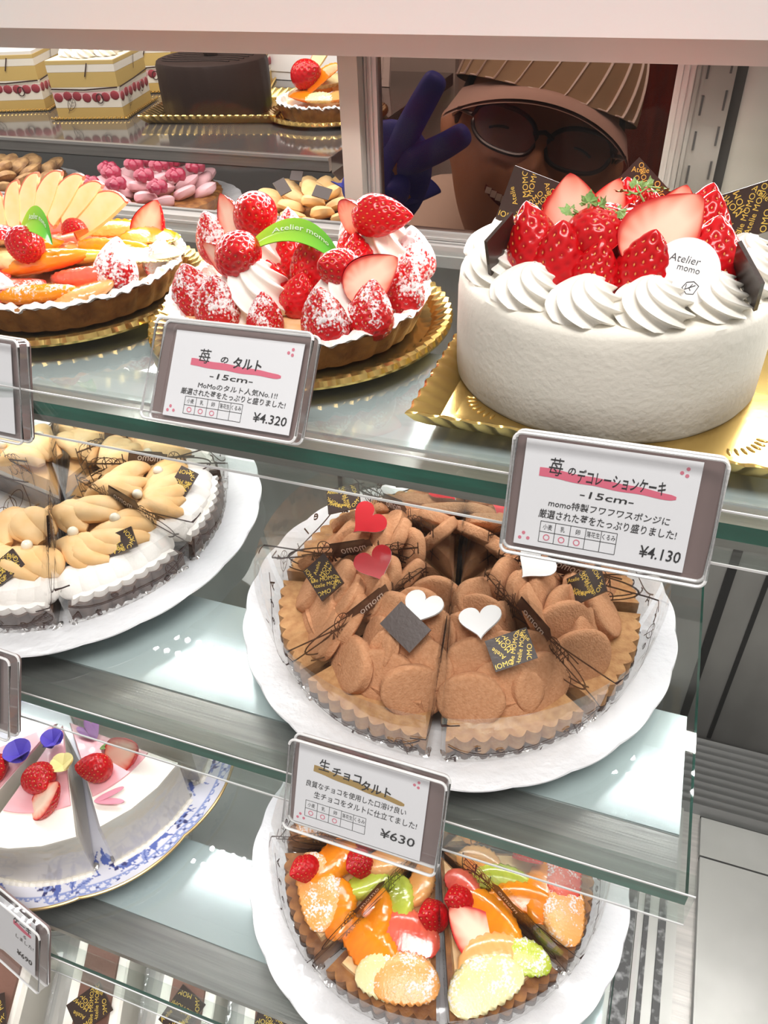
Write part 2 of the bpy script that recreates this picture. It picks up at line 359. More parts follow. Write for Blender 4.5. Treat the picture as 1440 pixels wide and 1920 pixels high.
def showcase():
    t = thing('display_case', 'stainless steel refrigerated display case holding all the glass shelves of cakes', 'display case', (0, .1, -.96))
    O = np.array([0, .1, -.96])
    def part(name, mb, mats, parent=t, smooth=False, label=None):
        mb.v = [v - O for v in mb.v] if parent is t else mb.v
        o = obj(name, mb, mats, parent, smooth)
        if label: o['label'] = label
        return o
    part('base_cabinet', BX(((XL, -.28, -.96), (XR, .34, -.51))), 'steel_wall')
    part('deck', BX(((.0, -.24, -.51), (.113, .303, -.496)), ((XL, -.24, -.51), (.0, .303, -.491)), ((.128, -.24, -.51), (XR, .165, -.490)), ((.128, .168, -.51), (XR, .207, -.492))), 'deck')
    g = M(); g.box((.113, -.24, -.508), (.128, .303, -.498), 0)
    for x0, w in ((.066, .013), (.098, .006), (.086, .004)): g.box((x0, -.24, -.497), (x0 + w, .16, -.4935), 1)
    g.box((.080, -.24, -.497), (.083, .16, -.492), 2)
    part('drain_channel', g, ['steel', 'rubber', 'alu'])
    lo = M()
    for i in range(11):
        y = .212 + i * .0086
        lo.add([(XL, y, -.4985), (XR, y, -.4985), (XR, y + .0066, -.490), (XL, y + .0066, -.490)], [(0, 1, 2, 3)], 0)
        lo.add([(XL, y + .0066, -.490), (XR, y + .0066, -.490), (XR, y + .0082, -.4985), (XL, y + .0082, -.4985)], [(0, 1, 2, 3)], 0)
    part('air_louver', lo, 'louver')
    bw = M(); bw.box((XL, YR, -.51), (XR, YR + .02, -.012), 0)
    for x in (-.92, -.70, -.48, -.26, -.04, .0985, .1295):
        bw.box((x, YR - .0016, -.49), (x + (.004 if x != .0985 else .0075), YR, -.03), 1)
    part('rear_panel', bw, ['steel_wall', 'dark_gap'])
    part('end_panel', BX(((XR, -.28, -.51), (XR + .02, .34, .19))), 'steel_wall')
    part('upper_rear_panel', BX(((.0235, .272, -.012), (XR, .29, .125))), 'steel_wall')
    # slotted upright
    s = M(); s.box((-.0015, .258, -.012), (.0175, .27, .125), 0); s.box((-.003, .256, -.012), (-.0008, .27, .125), 0)
    s.box((.0175, .266, -.012), (.0235, .28, .125), 1)
    for k in range(7):
        z = .112 - k * .0185
        s.box((.0022, .2572, z), (.0034, .2582, z + .010), 1); s.box((.0140, .2572, z + .003), (.0152, .2582, z + .013), 1)
    part('slotted_upright', s, ['upright', 'dark_gap'])
    # header
    h = M(); h.box((XL, .238, .1335), (XR, .29, .26), 0)
    part('header_fascia', h, 'white_paint')
    part('header_strip', BX(((XL, .246, .1205), (XR, .29, .1335))), 'beige_metal')
    # bottom track of the sliding doors
    r = BX(((XL, .262, -.012), (.0, .30, -.004)), ((XL, .264, -.004), (.0, .268, .0025)), ((XL, .274, -.004), (.0, .278, .0015)), ((XL, .286, -.004), (.0, .29, .0045)))
    part('door_track', r, 'alu')
    return t
showcase()

def sliding_door(name, label, x0, x1, y, pane, stile, groove):
    t = thing(name, label, 'door', ((x0 + x1) / 2, y, 0))
    cx = (x0 + x1) / 2
    obj('glass_pane', BX(((x0 - cx + .004, -.0015, .006), (x1 - cx - .004, .0015, .122))), pane, t, False)
    for sx, w in ((x0, .0135), (x1 - .0135, .0135)):
        b = BX(((sx - cx, -.005, .0), (sx - cx + w, .005, .122)))
        for q in range(3 if groove else 0): b.box((sx - cx + .002 + q * .0035, -.0068, .0), (sx - cx + .0035 + q * .0035, -.005, .122), 0)
        obj('stile', b, stile, t, False)
    obj('bottom_rail', BX(((x0 - cx + .012, -.005, 0), (x1 - cx - .012, .005, .007)), ((x0 - cx + .012, -.0066, .002), (x1 - cx - .012, -.005, .0036))), 'alu', t, False)
    return t
sliding_door('sliding_door', 'clear glass sliding rear door at left, in front of the second cake shelf', -.95, -.2075, .270, 'glass_clear', 'stile', False)
sliding_door('sliding_door', 'smoked glass sliding rear door with the capped man behind it', -.2130, -.0005, .283, 'glass_tint', 'alu', True)

def glass_shelf(y0, y1, x1, z, px, label, band):
    t = thing('glass_shelf', label, 'shelf', ((XL + x1) / 2, (y0 + y1) / 2, z - .006))
    cx, cy = (XL + x1) / 2, (y0 + y1) / 2
    a, b, c, d, T = XL - cx, x1 - cx, y0 - cy, y1 - cy, .006
    g = M()
    g.add([(a, c, T), (b, c, T), (b, d, T), (a, d, T)], [(0, 1, 2, 3)], 0)
    g.add([(a, c, T), (b, c, T), (b, c, -.002), (a, c, -.002)], [(3, 2, 1, 0)], 1)
    g.add([(b, c, T), (b, d, T), (b, d, -.002), (b, c, -.002)], [(3, 2, 1, 0)], 1)
    obj('glass_sheet', g, ['glass_shelf', 'glass_edge'], t, False)
    # light fixture under the glass: lid seen from above, dark front band, row of LEDs below
    p0, p1 = px
    obj('light_lid', BX(((a, p0 - cy, -.008), (b - .004, p1 - cy, -.0025))), 'panel', t, False)
    obj('light_front', BX(((a, band[0] - cy, -.010), (b - .004, band[1] - cy, -.0035)), ((a, band[1] - cy, -.0125), (b - .004, p0 - cy, -.004))), 'steel', t, False)
    l = M()
    for k in range(int((b - a) / .011)):
        for yy in (p1 - .014, p1 - .030):
            disc = circle(a + .006 + k * .011, yy - cy, .0022, n=9)[:-1]
            l.add(np.c_[disc, np.full(8, -.0084)], [tuple(range(8))[::-1]], 0)
    o = obj('led_row', l, 'led', t, False); o['kind'] = 'stuff'
    # acrylic price rail clipped on the front edge
    r = M()
    r.box((a, c - .0042, T + .0075), (b + .0015, c + .006, T + .0092)); r.box((a, c - .0042, -.0105), (b + .0015, c - .003, T + .0075)); r.box((a, c - .0042, -.0120), (b + .0015, c + .004, -.0105))
    obj('price_rail', r, 'rail', t, False)
    e = BX(((a, c - .0046, T + .0085), (b + .0016, c - .0040, T + .0093)), ((a, c - .0046, -.0122), (b + .0016, c - .0040, -.0111)))
    obj('rail_lip', e, 'acrylic_edge', t, False)
    return t
glass_shelf(.006, .262, .20, 0, (.033, .128), 'top glass shelf under the strawberry tart and white cream cake', (.011, .0325))
glass_shelf(-.061, .262, .0625, -.16, (-.026, .048), 'middle glass shelf carrying the wrapped caramel and cocoa tart slices', (-.054, -.0265))
glass_shelf(-.131, .262, .0525, -.335, (-.089, -.030), 'lowest glass shelf carrying the blue patterned plate and fruit tart slices', (-.114, -.0895))

# front pane, leaning back
gp = M(); s28 = math.tan(math.radians(27))
gp.box((XL, -.0015, 0), (XR, .0015, .86), T=Matrix.Translation((0, -.062 - .60 * s28, -.55)) @ Matrix.Rotation(-math.radians(27), 4, 'X'))
o = struct('window_1', gp, 'glass_clear')

# ------------------------------------------------------------------ plates and trays
def gold_round(x, y, z, R, label, n=66):
    t = thing('gold_tray', label, 'tray', (x, y, z), 0, 'gold cake trays')
    pr = [(0, .0012), (R * .80, .0012), (R * .86, .0022), (R * .90, .0062), (R * .955, .0082), (R * .985, .0078), (R, .0052), (R * 1.0, .004)]
    tri = lambda th: 2 * np.abs((th * n / (2 * PI)) % 1 - .5) * 2 - 1
    wt = np.array([0, 0, .01, .035, .022, .014, .004, 0]); wz = np.array([0, 0, 0, .0004, .0005, .0004, 0, 0])
    b = M().lathe(pr, n * 6, rf=lambda th, k: 1 + wt[k] * tri(th) * .6, zf=lambda th, k: wz[k] * tri(th))
    b.lathe([(0, 0), (R * .86, 0), (R * .995, .0037), (R, .004)], n * 2)
    obj('fluted_dish', b, 'gold', t, True, 25)
    return t
def gold_square(x, y, z, hx, hy, label, rz=0, n=17, scale=1):
    t = thing('gold_tray', label, 'tray', (x, y, z), rz, 'gold cake trays')
    pts = []; rad = .006
    per = []
    K = 40 * n // 8
    for (x0, y0), (x1, y1) in (((-1, -1), (1, -1)), ((1, -1), (1, 1)), ((1, 1), (-1, 1)), ((-1, 1), (-1, -1))):
        for k in range(K):
            f = k / K; per.append((x0 + (x1 - x0) * f, y0 + (y1 - y0) * f, f * n * 1.0))
    per = np.array(per); tri = 2 * np.abs(per[:, 2] % 1 - .5) * 2 - 1
    def ring(h, ins, amp, za=0):
        sx, sy = hx - ins, hy - ins
        q = np.c_[per[:, 0] * sx, per[:, 1] * sy, np.full(len(per), h)]
        d = per[:, :2] / np.maximum(np.abs(per[:, :2]).max(1)[:, None], 1e-6)
        d = np.where(np.abs(d) > .999, np.sign(d), 0)
        q[:, :2] += d * (amp * tri)[:, None]; q[:, 2] += za * tri
        return q
    G = np.stack([ring(.0008, .019, 0), ring(.0012, .0125, 0), ring(.0030, .0105, .0003), ring(.0088, .0030, .0016, .0003), ring(.0098, .0012, .0010, .0005), ring(.0092, .0002, .0007), ring(.0040, .0040, .0010), ring(.0, .0075, 0)], 1)
    b = M().grid(G, cu=True)
    b.add([(-hx + .019, -hy + .019, .0008), (hx - .019, -hy + .019, .0008), (hx - .019, hy - .019, .0008), (-hx + .019, hy - .019, .0008)], [(0, 1, 2, 3)])
    for sx in (-1, 1):
        for sy in (-1, 1):
            for k in range(7):
                a = math.radians(45 + (k - 3) * 11); d = .018
                cx, cy = sx * (hx - .022 - d + .018 * math.cos(a) * 1.0), sy * (hy - .022 - d + .018 * math.sin(a) * 1.0)
                b.blob((cx, cy, .0009), (.0028, .0008, .0007), 6, R=Matrix.Rotation(a * sx * sy, 3, 'Z'))
    obj('fluted_dish', b, 'gold', t, True, 25)
    return t
def white_plate(x, y, z, R, label):
    t = thing('serving_plate', label, 'plate', (x, y, z), 0, 'white scalloped plates')
    n = 26
    w = np.array([0, 0, 0, 0, .2, .6, 1, 1, .6, .2, 0, 0])
    pr = [(0, .003), (R * .4, .003), (R * .66, .0035), (R * .70, .0055), (R * .78, .0072), (R * .9, .0098), (R * .985, .0122), (R, .0128), (R * 1.003, .0120), (R * .98, .0105), (R * .66, .0012), (R * .5, 0)]
    sc = lambda th, k: 1 + .013 * w[k] * (np.abs(np.cos(th * n / 2)) - .5)
    b = M().lathe(pr[:6], 26 * 10, rf=lambda th, k: sc(th, k))
    obj('plate_well', M().lathe(pr[:4] + [(R * .70, .0045), (R * .6, 0), (0, 0)], 120), 'porcelain', t)
    obj('scalloped_rim', M().lathe(pr[3:], 26 * 10, rf=lambda th, k: sc(th, k + 3)), 'porcelain_emb', t)
    return t
gold_round(-.360, .130, 0, .0880, 'round gold tray holding the mixed fruit tart at the left edge')
gold_round(-.1957, .1281, 0, .0885, 'round gold tray holding the sugared strawberry tart')
gold_square(-.0112, .123, 0, .0893, .0885, 'square gold tray under the white strawberry cream cake')
SZ2, SZ3 = -.16, -.335
white_plate(-.0835, .076, SZ2, .1305, 'white scalloped plate holding the cocoa chocolate tart slices')
white_plate(-.379, .080, SZ2, .142, 'white scalloped plate holding the caramel cream tart slices')
white_plate(-.072, .003, SZ3, .1275, 'white scalloped plate holding the glazed fruit tart slices')

def blue_plate(x, y, z, R):
    t = thing('patterned_plate', 'white plate with blue flower pattern and gilt edge under the pink cakes', 'plate', (x, y, z))
    nt_, nr = 960, 110
    th = np.linspace(0, 2 * PI, nt_, endpoint=False)[:, None]; k = np.linspace(0, 1, nr)[None]
    sc = 1 + .022 * k ** 3 * (np.abs(np.cos(th * 5)) ** .7 - .5)
    r = k * R * sc; zz = .003 + np.clip((k - .66) / .34, 0, 1) ** 1.2 * .012 * np.ones_like(th)
    P = np.stack([r * np.cos(th), r * np.sin(th), zz], -1)
    W = np.array(lin((238, 238, 250))); Bl = np.array(lin((92, 112, 190))); Dk = np.array(lin((52, 58, 120))); Pa = np.array(lin((150, 165, 220)))
    C = np.ones((nt_, nr, 3)) * W; kk = k * np.ones_like(th); tt = th * np.ones_like(k)
    # border lattice of interlaced circles
    bd = (kk > .925) & (kk < .982); u = tt * 56 / (2 * PI); v = (kk - .9535) / .0285
    cc = np.minimum(np.abs(np.hypot(((u % 1) - .5) * 2, v) - .95), np.abs(np.hypot((((u + .5) % 1) - .5) * 2, v) - .95))
    C[bd & (cc < .13)] = Pa; C[bd & (np.hypot(((u % 1) - .5) * 2, v * 1.5) < .17)] = Dk
    C[(np.abs(kk - .924) < .004) | (np.abs(kk - .984) < .003)] = Pa
    g = np.random.RandomState(3); x_, y_ = P[..., 0], P[..., 1]
    for i in range(150):
        a, q = g.rand() * 2 * PI, R * (.74 + .16 * g.rand()); cx, cy = q * math.cos(a), q * math.sin(a); rot = g.rand() * PI
        dx, dy = x_ - cx, y_ - cy; e1 = dx * math.cos(rot) + dy * math.sin(rot); e2 = -dx * math.sin(rot) + dy * math.cos(rot)
        C[np.hypot(e1 / .0052, e2 / .0024) < 1] = Bl if g.rand() < .6 else Pa
        C[np.abs(e2 + 18 * e1 ** 2) + (np.abs(e1) > .011) < .0005] = Bl
    for i in range(14):
        a, q = 2 * PI * i / 14 + .2, R * (.845 + .03 * (i % 2)); cx, cy = q * math.cos(a), q * math.sin(a)
        d = np.hypot(x_ - cx, y_ - cy); an = np.arctan2(y_ - cy, x_ - cx)
        C[d < .0068 * (.72 + .28 * np.cos(5 * an))] = Dk; C[d < .0030] = Pa; C[d < .0014] = Dk
    b = M().grid(P, cu=True, c=C.reshape(-1, 3))
    obj('plate_body', b.lathe([(R * 1.0, .0148), (R * .7, .001), (R * .6, 0), (0, 0)], 120, c=W), 'blue_china', t)
    ring = np.stack([P[:, -1, 0], P[:, -1, 1], P[:, -1, 2]], -1)
    obj('gilt_rim', M().tube(ring, .0011, 8, closed=True), 'gold_rim', t)
blue_plate(-.3616, -.001, SZ3, .1235)

# ------------------------------------------------------------------ strawberries and other fruit
RED, DRED = np.array(lin((202, 8, 18))), np.array(lin((138, 2, 12)))
SEED = np.array(lin((240, 150, 80)))
def berry(R, L, seed=0, half=False, nseed=140, pale=.0):
    g = np.random.RandomState(seed); nu, nv = (34 if half else 62), 46
    t = np.linspace(0, 1, nv); rr = R * np.sin(PI * np.clip(t, 1e-4, 1 - 1e-4) ** .65) ** .72
    th = np.linspace(0, PI, nu) if half else np.linspace(0, 2 * PI, nu, endpoint=False)
    wob = 1 + .05 * np.sin(th * 2 + g.rand() * 6)[:, None] + .03 * np.sin(3 * th + g.rand() * 6)[:, None] * t[None]
    r = rr[None] * wob; z = (t - .5) * L
    P = np.stack([r * np.cos(th)[:, None], r * np.sin(th)[:, None], z[None] * np.ones((nu, 1))], -1)
    cum = np.cumsum(rr) / rr.sum(); ts = np.interp((np.arange(nseed) + .5) / nseed, cum, t); ph = np.arange(nseed) * 2.39996
    rs = np.interp(ts, t, rr); R0 = R; S = np.c_[rs * np.cos(ph), rs * np.sin(ph), (ts - .5) * L]
    if half: S = S[S[:, 1] > .0008]
    D = np.linalg.norm(P[:, :, None] - S[None, None], axis=3).min(2); w = np.exp(-(D / .00098) ** 2)
    nrm = np.stack([np.cos(th)[:, None] * np.ones(nv), np.sin(th)[:, None] * np.ones(nv), ((t - .35) * 1.2)[None] * np.ones((nu, 1))], -1)
    P -= nrm * (w * .0011)[..., None]
    C = RED * (1 - w[..., None] * .8) + DRED * (w[..., None] * .8)
    b = M().grid(P, cu=not half, c=C.reshape(-1, 3))
    for q in S:
        n = np.array([q[0], q[1], q[2] * .4]); n /= np.linalg.norm(n) + 1e-9
        tz = np.array([0, 0, 1.]) - n * n[2]; tz /= np.linalg.norm(tz) + 1e-9; tx = np.cross(n, tz); o = q - n * .0007
        b.add([o + tx * .00042, o + tz * .00075, o - tx * .00042, o - tz * .00075, o + n * .0004], [(0, 1, 4), (1, 2, 4), (2, 3, 4), (3, 0, 4)], 0, SEED)
    if half:
        s = np.linspace(-1, 1, 25); x = rr[:, None] * s[None]
        Q = np.stack([x, .0004 * np.cos(s * 1.4)[None] * np.ones((nv, 1)) * 0, z[:, None] * np.ones_like(s)[None]], -1)
        e = np.maximum(np.abs(s)[None] * np.ones((nv, 1)), np.abs((t - .45) / .56)[:, None] ** 1.5)
        vein = .5 + .5 * np.sin(14 * np.arctan2(z[:, None] + .2 * L, x + 1e-6))
        F1, F2, F3 = np.array(lin((255, 226, 200))), np.array(lin((248, 140, 115))), np.array(lin((205, 20, 28)))
        k1 = np.clip((e - .30) / .50, 0, 1)[..., None] * (.75 + .25 * vein[..., None]); k2 = np.clip((e - .80) / .15, 0, 1)[..., None]
        Cc = (F1 * (1 - k1) + F2 * k1) * (1 - k2) + F3 * k2
        b.grid(Q, c=Cc.reshape(-1, 3))
    return b
BM = {}
def bmesh_of(kind, i, dust='berry'):
    k = (kind, i, dust)
    if k not in BM:
        dims = [(.0118, .032), (.0130, .031), (.0105, .029), (.0112, .026)][i % 4]
        BM[k] = berry(*dims, seed=i * 7 + 1, half=kind == 'half').mesh('strawberry', dust)
    return BM[k]
def straw(parent, p, rot=(0, 0, 0), s=1, kind='whole', i=0, dust='berry', label=None):
    o = put('strawberry_half' if kind == 'half' else 'strawberry', bmesh_of(kind, i, dust), parent, p, tuple(math.radians(a) for a in rot), s)
    if label: o['label'] = label
    return o
def segment(Lh, w, h, c1, c2, bend=.5, nu=26, nv=14, seed=0):
    """citrus supreme: curved wedge, thick back and thin inner edge"""
    g = np.random.RandomState(seed); u = np.linspace(-1, 1, nu); v = np.linspace(0, 2 * PI, nv, endpoint=False)
    env = np.sqrt(np.clip(1 - np.abs(u) ** 2.2, 0, 1)); P = []; C = []
    for a, e in zip(u, env):
        y = np.cos(v) * w * e; zz = np.sin(v) * h * e * (.55 + .45 * np.cos(v))
        rough = .06 * w * np.sin(9 * a * 3 + 4 * v + g.rand() * .6)
        x = a * Lh * np.ones(nv); P.append(np.stack([x, y + rough * e - bend * Lh * a * a, zz + rough * .5 * e], -1))
        k = (.5 + .5 * np.cos(v))[:, None] * .7 + .3 * g.rand(nv)[:, None]; C.append(np.array(c1) * k + np.array(c2) * (1 - k))
    return M().grid(np.array(P), cv=True, c=np.array(C).reshape(-1, 3))
OR1, OR2 = lin((255, 160, 20)), lin((246, 120, 8))
GF1, GF2 = lin((246, 120, 90)), lin((230, 70, 60))
KW1, KW2 = lin((214, 220, 90)), lin((170, 190, 50))
PE1, PE2 = lin((250, 190, 120)), lin((244, 160, 80))
PR1, PR2 = lin((236, 220, 150)), lin((246, 232, 180))
def fruit(name, parent, p, rot=(0, 0, 0), kind='orange', L=.02, w=.008, h=.006, dust=False, bend=.25, seed=0):
    c1, c2 = {'orange': (OR1, OR2), 'grape': (GF1, GF2), 'kiwi': (KW1, KW2), 'peach': (PE1, PE2), 'pear': (PR1, PR2)}[kind]
    return put(name, segment(L, w, h, c1, c2, bend, seed=seed).mesh(name, 'fruit_dust' if dust else 'fruit'), parent, p, tuple(math.radians(a) for a in rot))

def rosette(R, H, lobes=8, twist=2.2, nt=34, na=112):
    t = np.linspace(0, 1, nt); th = np.linspace(0, 2 * PI, na, endpoint=False)
    r = R * np.interp(t, [0, .12, .3, .5, .7, .85, .95, 1], [.86, 1, .97, .80, .55, .32, .14, .02]); z = H * np.interp(t, [0, .12, .3, .5, .7, .85, 1], [0, .10, .32, .55, .76, .9, 1])
    tw = th[:, None] - twist * t[None]
    lob = 1 + (.17 * np.cos(lobes * th[:, None]) + .03 * np.cos(2 * lobes * th[:, None])) * np.sin(PI * np.clip(t * .9 + .08, 0, 1))[None] ** .5
    lean = t ** 2 * R * .12
    P = np.stack([r[None] * lob * np.cos(tw) + lean[None], r[None] * lob * np.sin(tw), z[None] * np.ones((na, 1))], -1)
    return M().grid(P, cu=True)
def plaque(parent, p, R3, w, h, name='chocolate_plaque', seed=0, th=.0016, side=1, txt=True):
    """thin dark chocolate square printed all over with gold words; local +z is the printed face"""
    o = put(name, M().box((-w / 2, -h / 2, -th / 2), (w / 2, h / 2, th / 2)).mesh(name, 'choc', False), parent, p)
    o.rotation_euler = R3.to_euler()
    if not txt: return o
    g = random.Random(seed); b = M(); s = w / .024
    rows = [('MOMO', -.30, -.36, 0), ('Atelie MOMO', .02, -.10, 1.05), ('Atelie MOMO', .24, .02, 1.05), ('MOMO', -.16, .28, 2.0), ('MOMO', -.02, .34, 1.75), ('Atelie', -.30, .0, 2.2), ('MOMO', .34, -.34, 1.2), ('Atelie', .36, .30, -.9)]
    if seed % 2: rows = [(a, -y, x, r + .7) for a, x, y, r in rows]
    for a, x, y, r in rows:
        text(b, a, x * w, y * h, h=.0025 * s if a != 'MOMO' else .0028 * s, rot=r, bold=.0, z=0)
    # trim to the square, keep it on the face
    V = np.concatenate(b.v); V[:, 2] = th / 2 + .00012; ok = (np.abs(V[:, 0]) < w * .49) & (np.abs(V[:, 1]) < h * .49); b.f = [q for q in b.f if all(ok[i] for i in q)]; b.m = [0] * len(b.f)
    b.v = [V]
    k = put('gold_lettering', b.mesh('gold_lettering', 'gold_print', False), o)
    return o
def R_face(normal, up=(0, 0, 1), roll=0):
    n = Vector(normal).normalized(); u = Vector(up); x = u.cross(n).normalized(); y = n.cross(x)
    return Matrix((x, y, n)).transposed() @ Matrix.Rotation(math.radians(roll), 3, 'Z')

# ------------------------------------------------------------------ tarts
def tart_shell(t, R, H, z0=.0018, n=30, powder=True):
    pr = [(0, z0), (R * .86, z0), (R * .90, z0 + .001), (R * .96, z0 + H * .6), (R, z0 + H), (R * .985, z0 + H + .0006), (R * .93, z0 + H), (R * .90, z0 + H * .78)]
    w = np.array([0, .3, .8, 1, 1, .8, .3, 0])
    obj('crust', M().lathe(pr, n * 8, rf=lambda th, k: 1 + .018 * w[k] * np.abs(np.cos(th * n / 2)) * 1.6 - .012 * w[k]), 'crust', t)
    g = np.random.RandomState(5); ph = g.rand(4) * 6
    nz = lambda th, k: .0006 * (np.sin(37 * th + ph[0]) + np.sin(61 * th + ph[1] + k) + np.sin(17 * th + ph[2])) * (k != 5)
    if powder:
        pr2 = [(R * 1.0, z0 + H - .0003), (R * 1.012, z0 + H + .0008), (R * .97, z0 + H + .002), (R * .92, z0 + H + .0014), (R * .88, z0 + H * .75), (R * .80, z0 + H * .72)]
        obj('sugar_rim', M().lathe(pr2, n * 10, rf=lambda th, k: 1 + .012 * np.abs(np.cos(th * n / 2)) * (k < 4) + .004 * np.sin(53 * th) * (k < 4), zf=nz), 'sugar', t)
    obj('custard_filling', M().lathe([(R * .89, z0 + H * .74), (R * .6, z0 + H * .8), (0, z0 + H * .82)], 60), 'custard', t)
def leaf_pick(parent, pts, w, name='leaf_pick', words=True):
    """bent plastic leaf along 3D midline pts, width w, facing -y/up"""
    P = np.array(pts, float); k = 21; s = np.linspace(0, 1, k)
    q = np.stack([np.interp(s, np.linspace(0, 1, len(P)), P[:, i]) for i in range(3)], -1)
    for _ in range(6): q[1:-1] = (q[:-2] + 2 * q[1:-1] + q[2:]) / 4
    half = w / 2 * np.sin(PI * s ** .9) ** .8 + .0003; v = np.linspace(-1, 1, 9); up = np.array([.0, .62, .78])
    G = q[:, None] + half[:, None, None] * v[None, :, None] * up + (np.abs(v)[None, :, None] * half[:, None, None] * .25) * np.array([0, -.78, .62])
    c1, c2 = np.array(lin((200, 240, 60))), np.array(lin((20, 190, 60))); C = c1 * (1 - s[:, None, None]) + c2 * s[:, None, None]
    C = C * (.8 + .2 * np.abs(v)[None, :, None])
    o = put(name, M().grid(G, c=C.reshape(-1, 3)).grid(G + np.array([0, .0004, -.0005]), c=C.reshape(-1, 3), flip=True).mesh(name, 'leaf_plastic'), parent)
    if words:
        b = M()
        def fn(x, y):
            f = x * (k - 1); i = int(min(max(f, 0), k - 2)); a = f - i
            c = q[i] * (1 - a) + q[i + 1] * a; hh = half[i] * (1 - a) + half[i + 1] * a
            return c + up * hh * y + (abs(y) * hh * .25) * np.array([0, -.78, .62]) + np.array([0, -.78, .62]) * .0005
        text(b, 'Atelier momo', .5, .25, h=.42, w=.5, fn=fn, bold=.01)
        put('printed_words', b.mesh('printed_words', 'white_text', False), o)
    return o

# sugared strawberry tart
T = thing('strawberry_tart', 'strawberry tart with sugared berries, cream rosettes and green leaf, on gold tray', 'tart', (-.1957, .1281, .0013))
tart_shell(T, .0745, .0175)
ring = [(-.058, .012, .040, 0, 'berry_dust', 1.05, 10, -8), (-.051, -.030, .026, 1, 'berry_dust', 1.05, 0, -12), (-.028, -.044, .026, 0, 'berry_dust', 1.1, 6, 6), (.001, -.046, .0235, 2, 'berry_dust', .92, 4, 4),
        (.036, -.047, .0275, 0, 'berry_dust', 1.10, 8, -4), (.0555, -.032, .0275, 1, 'berry_dust', 1.05, 4, 10), (.064, -.002, .0285, 0, 'berry_dust', 1.1, 0, 12), (.058, .033, .033, 1, 'berry_heavy', 1.05, -12, 12),
        (.012, .058, .032, 2, 'berry_heavy', 1.0, -20, 0), (-.030, .056, .030, 0, 'berry_dust', 1.0, -16, -8), (.036, .058, .028, 1, 'berry_dust', 1.0, -14, 8)]
for x, y, z, i, d, s, rx, ry in ring: straw(T, (x, y, z), (rx, ry, i * 70), s, 'whole', i, d, 'strawberry under icing sugar')
for x, y, z, i, s, rx, ry in [(.010, .0, .035, 0, 1.15, 4, 0), (-.010, -.012, .027, 2, 1.0, 0, -10), (.010, -.021, .026, 1, .85, 8, 14), (.030, .018, .034, 3, 1.1, 0, 16), (.022, .036, .036, 0, .9, -10, 10), (-.014, .022, .030, 1, 1, 0, -10)]:
    straw(T, (x, y, z), (rx, ry, 40 * i), s, 'whole', i, 'berry')
for x, y, R, H in [(-.032, .022, .0190, .043), (-.016, -.024, .0200, .034), (.040, -.024, .0195, .034), (.042, .032, .0190, .044)]:
    o = obj('cream_rosette', rosette(R, H), 'rosette', T, loc=(x, y, .0135), rot=(0, 0, x * 90))
    o.scale = (1.0, 1.0, 1.0)
# berries perched on the cream
straw(T, (-.029, .010, .0575), (52, 8, 8), 1.0, 'whole', 1, 'berry'); straw(T, (-.043, .008, .0510), (-6, -24, -14), 1.05, 'half', 0, 'berry', 'cut strawberry half')
straw(T, (-.020, -.028, .0480), (62, 24, 20), 1.0, 'whole', 1, 'berry'); straw(T, (-.034, -.026, .0440), (10, -50, -20), .8, 'half', 2, 'berry')
straw(T, (.036, -.027, .0460), (60, -14, -18), 1.0, 'whole', 3, 'berry'); straw(T, (.056, -.027, .0430), (-40, 58, 6), 1.05, 'half', 0, 'berry', 'cut strawberry wedge')
straw(T, (.044, .024, .0570), (12, 84, 6), (.95, .95, 1.16), 'whole', 0, 'berry'); straw(T, (.026, .022, .0560), (10, 60, -20), .9, 'half', 3, 'berry')
leaf_pick(T, [(-.021, -.026, .046), (-.010, -.014, .0545), (.004, -.008, .0575), (.018, -.010, .0555), (.031, -.016, .0500), (.037, -.024, .0485)], .012)

# mixed fruit tart
T = thing('fruit_tart', 'round fruit tart with a fan of apple slices and orange segments, at the left edge', 'tart', (-.360, .130, .0013))
tart_shell(T, .0745, .0175)
def apple(parent, p, Lh, w, th, R3):
    n = 18; a = np.linspace(0, PI, n); out = np.c_[Lh * np.cos(a), w * np.sin(a) ** .85]; out = np.r_[out, np.c_[np.linspace(-Lh, Lh, 10)[1:-1], -.10 * w * np.sin(np.linspace(0, PI, 10)[1:-1])]]
    b = M().prism(out, -th / 2, th / 2, 0, 0); 
    b.tube(np.c_[out[:n] * 1.0, np.zeros(n)], th * .55, 6, mi=1)
    o = put('apple_slice', b.mesh('apple_slice', [apple_flesh, apple_skin], True, 50), parent, p); o.rotation_euler = R3.to_euler(); return o
apple_flesh = mat('apple_flesh', lin((246, 220, 150)), .25, coat=.5, col2=lin((250, 232, 180)), cs=80); apple_skin = mat('apple_skin', lin((222, 120, 90)), .3, coat=.5)
for k, (x, y, z, roll, L, w) in enumerate([(-.047, .010, .040, 104, .0150, .0095), (-.0385, .0155, .0445, 96, .0165, .0095), (-.029, .0195, .0475, 84, .0175, .0105), (-.017, .022, .0485, 72, .0180, .0115), (-.006, .0235, .0475, 60, .0180, .0115), (.004, .024, .0445, 50, .0180, .011), (.0165, .022, .0375, 38, .0195, .0165)]):
    apple(T, (x, y + k * .0005, z), L, w, .0034, R_face((.12, -.80, .58), (0, 0, 1), roll) )
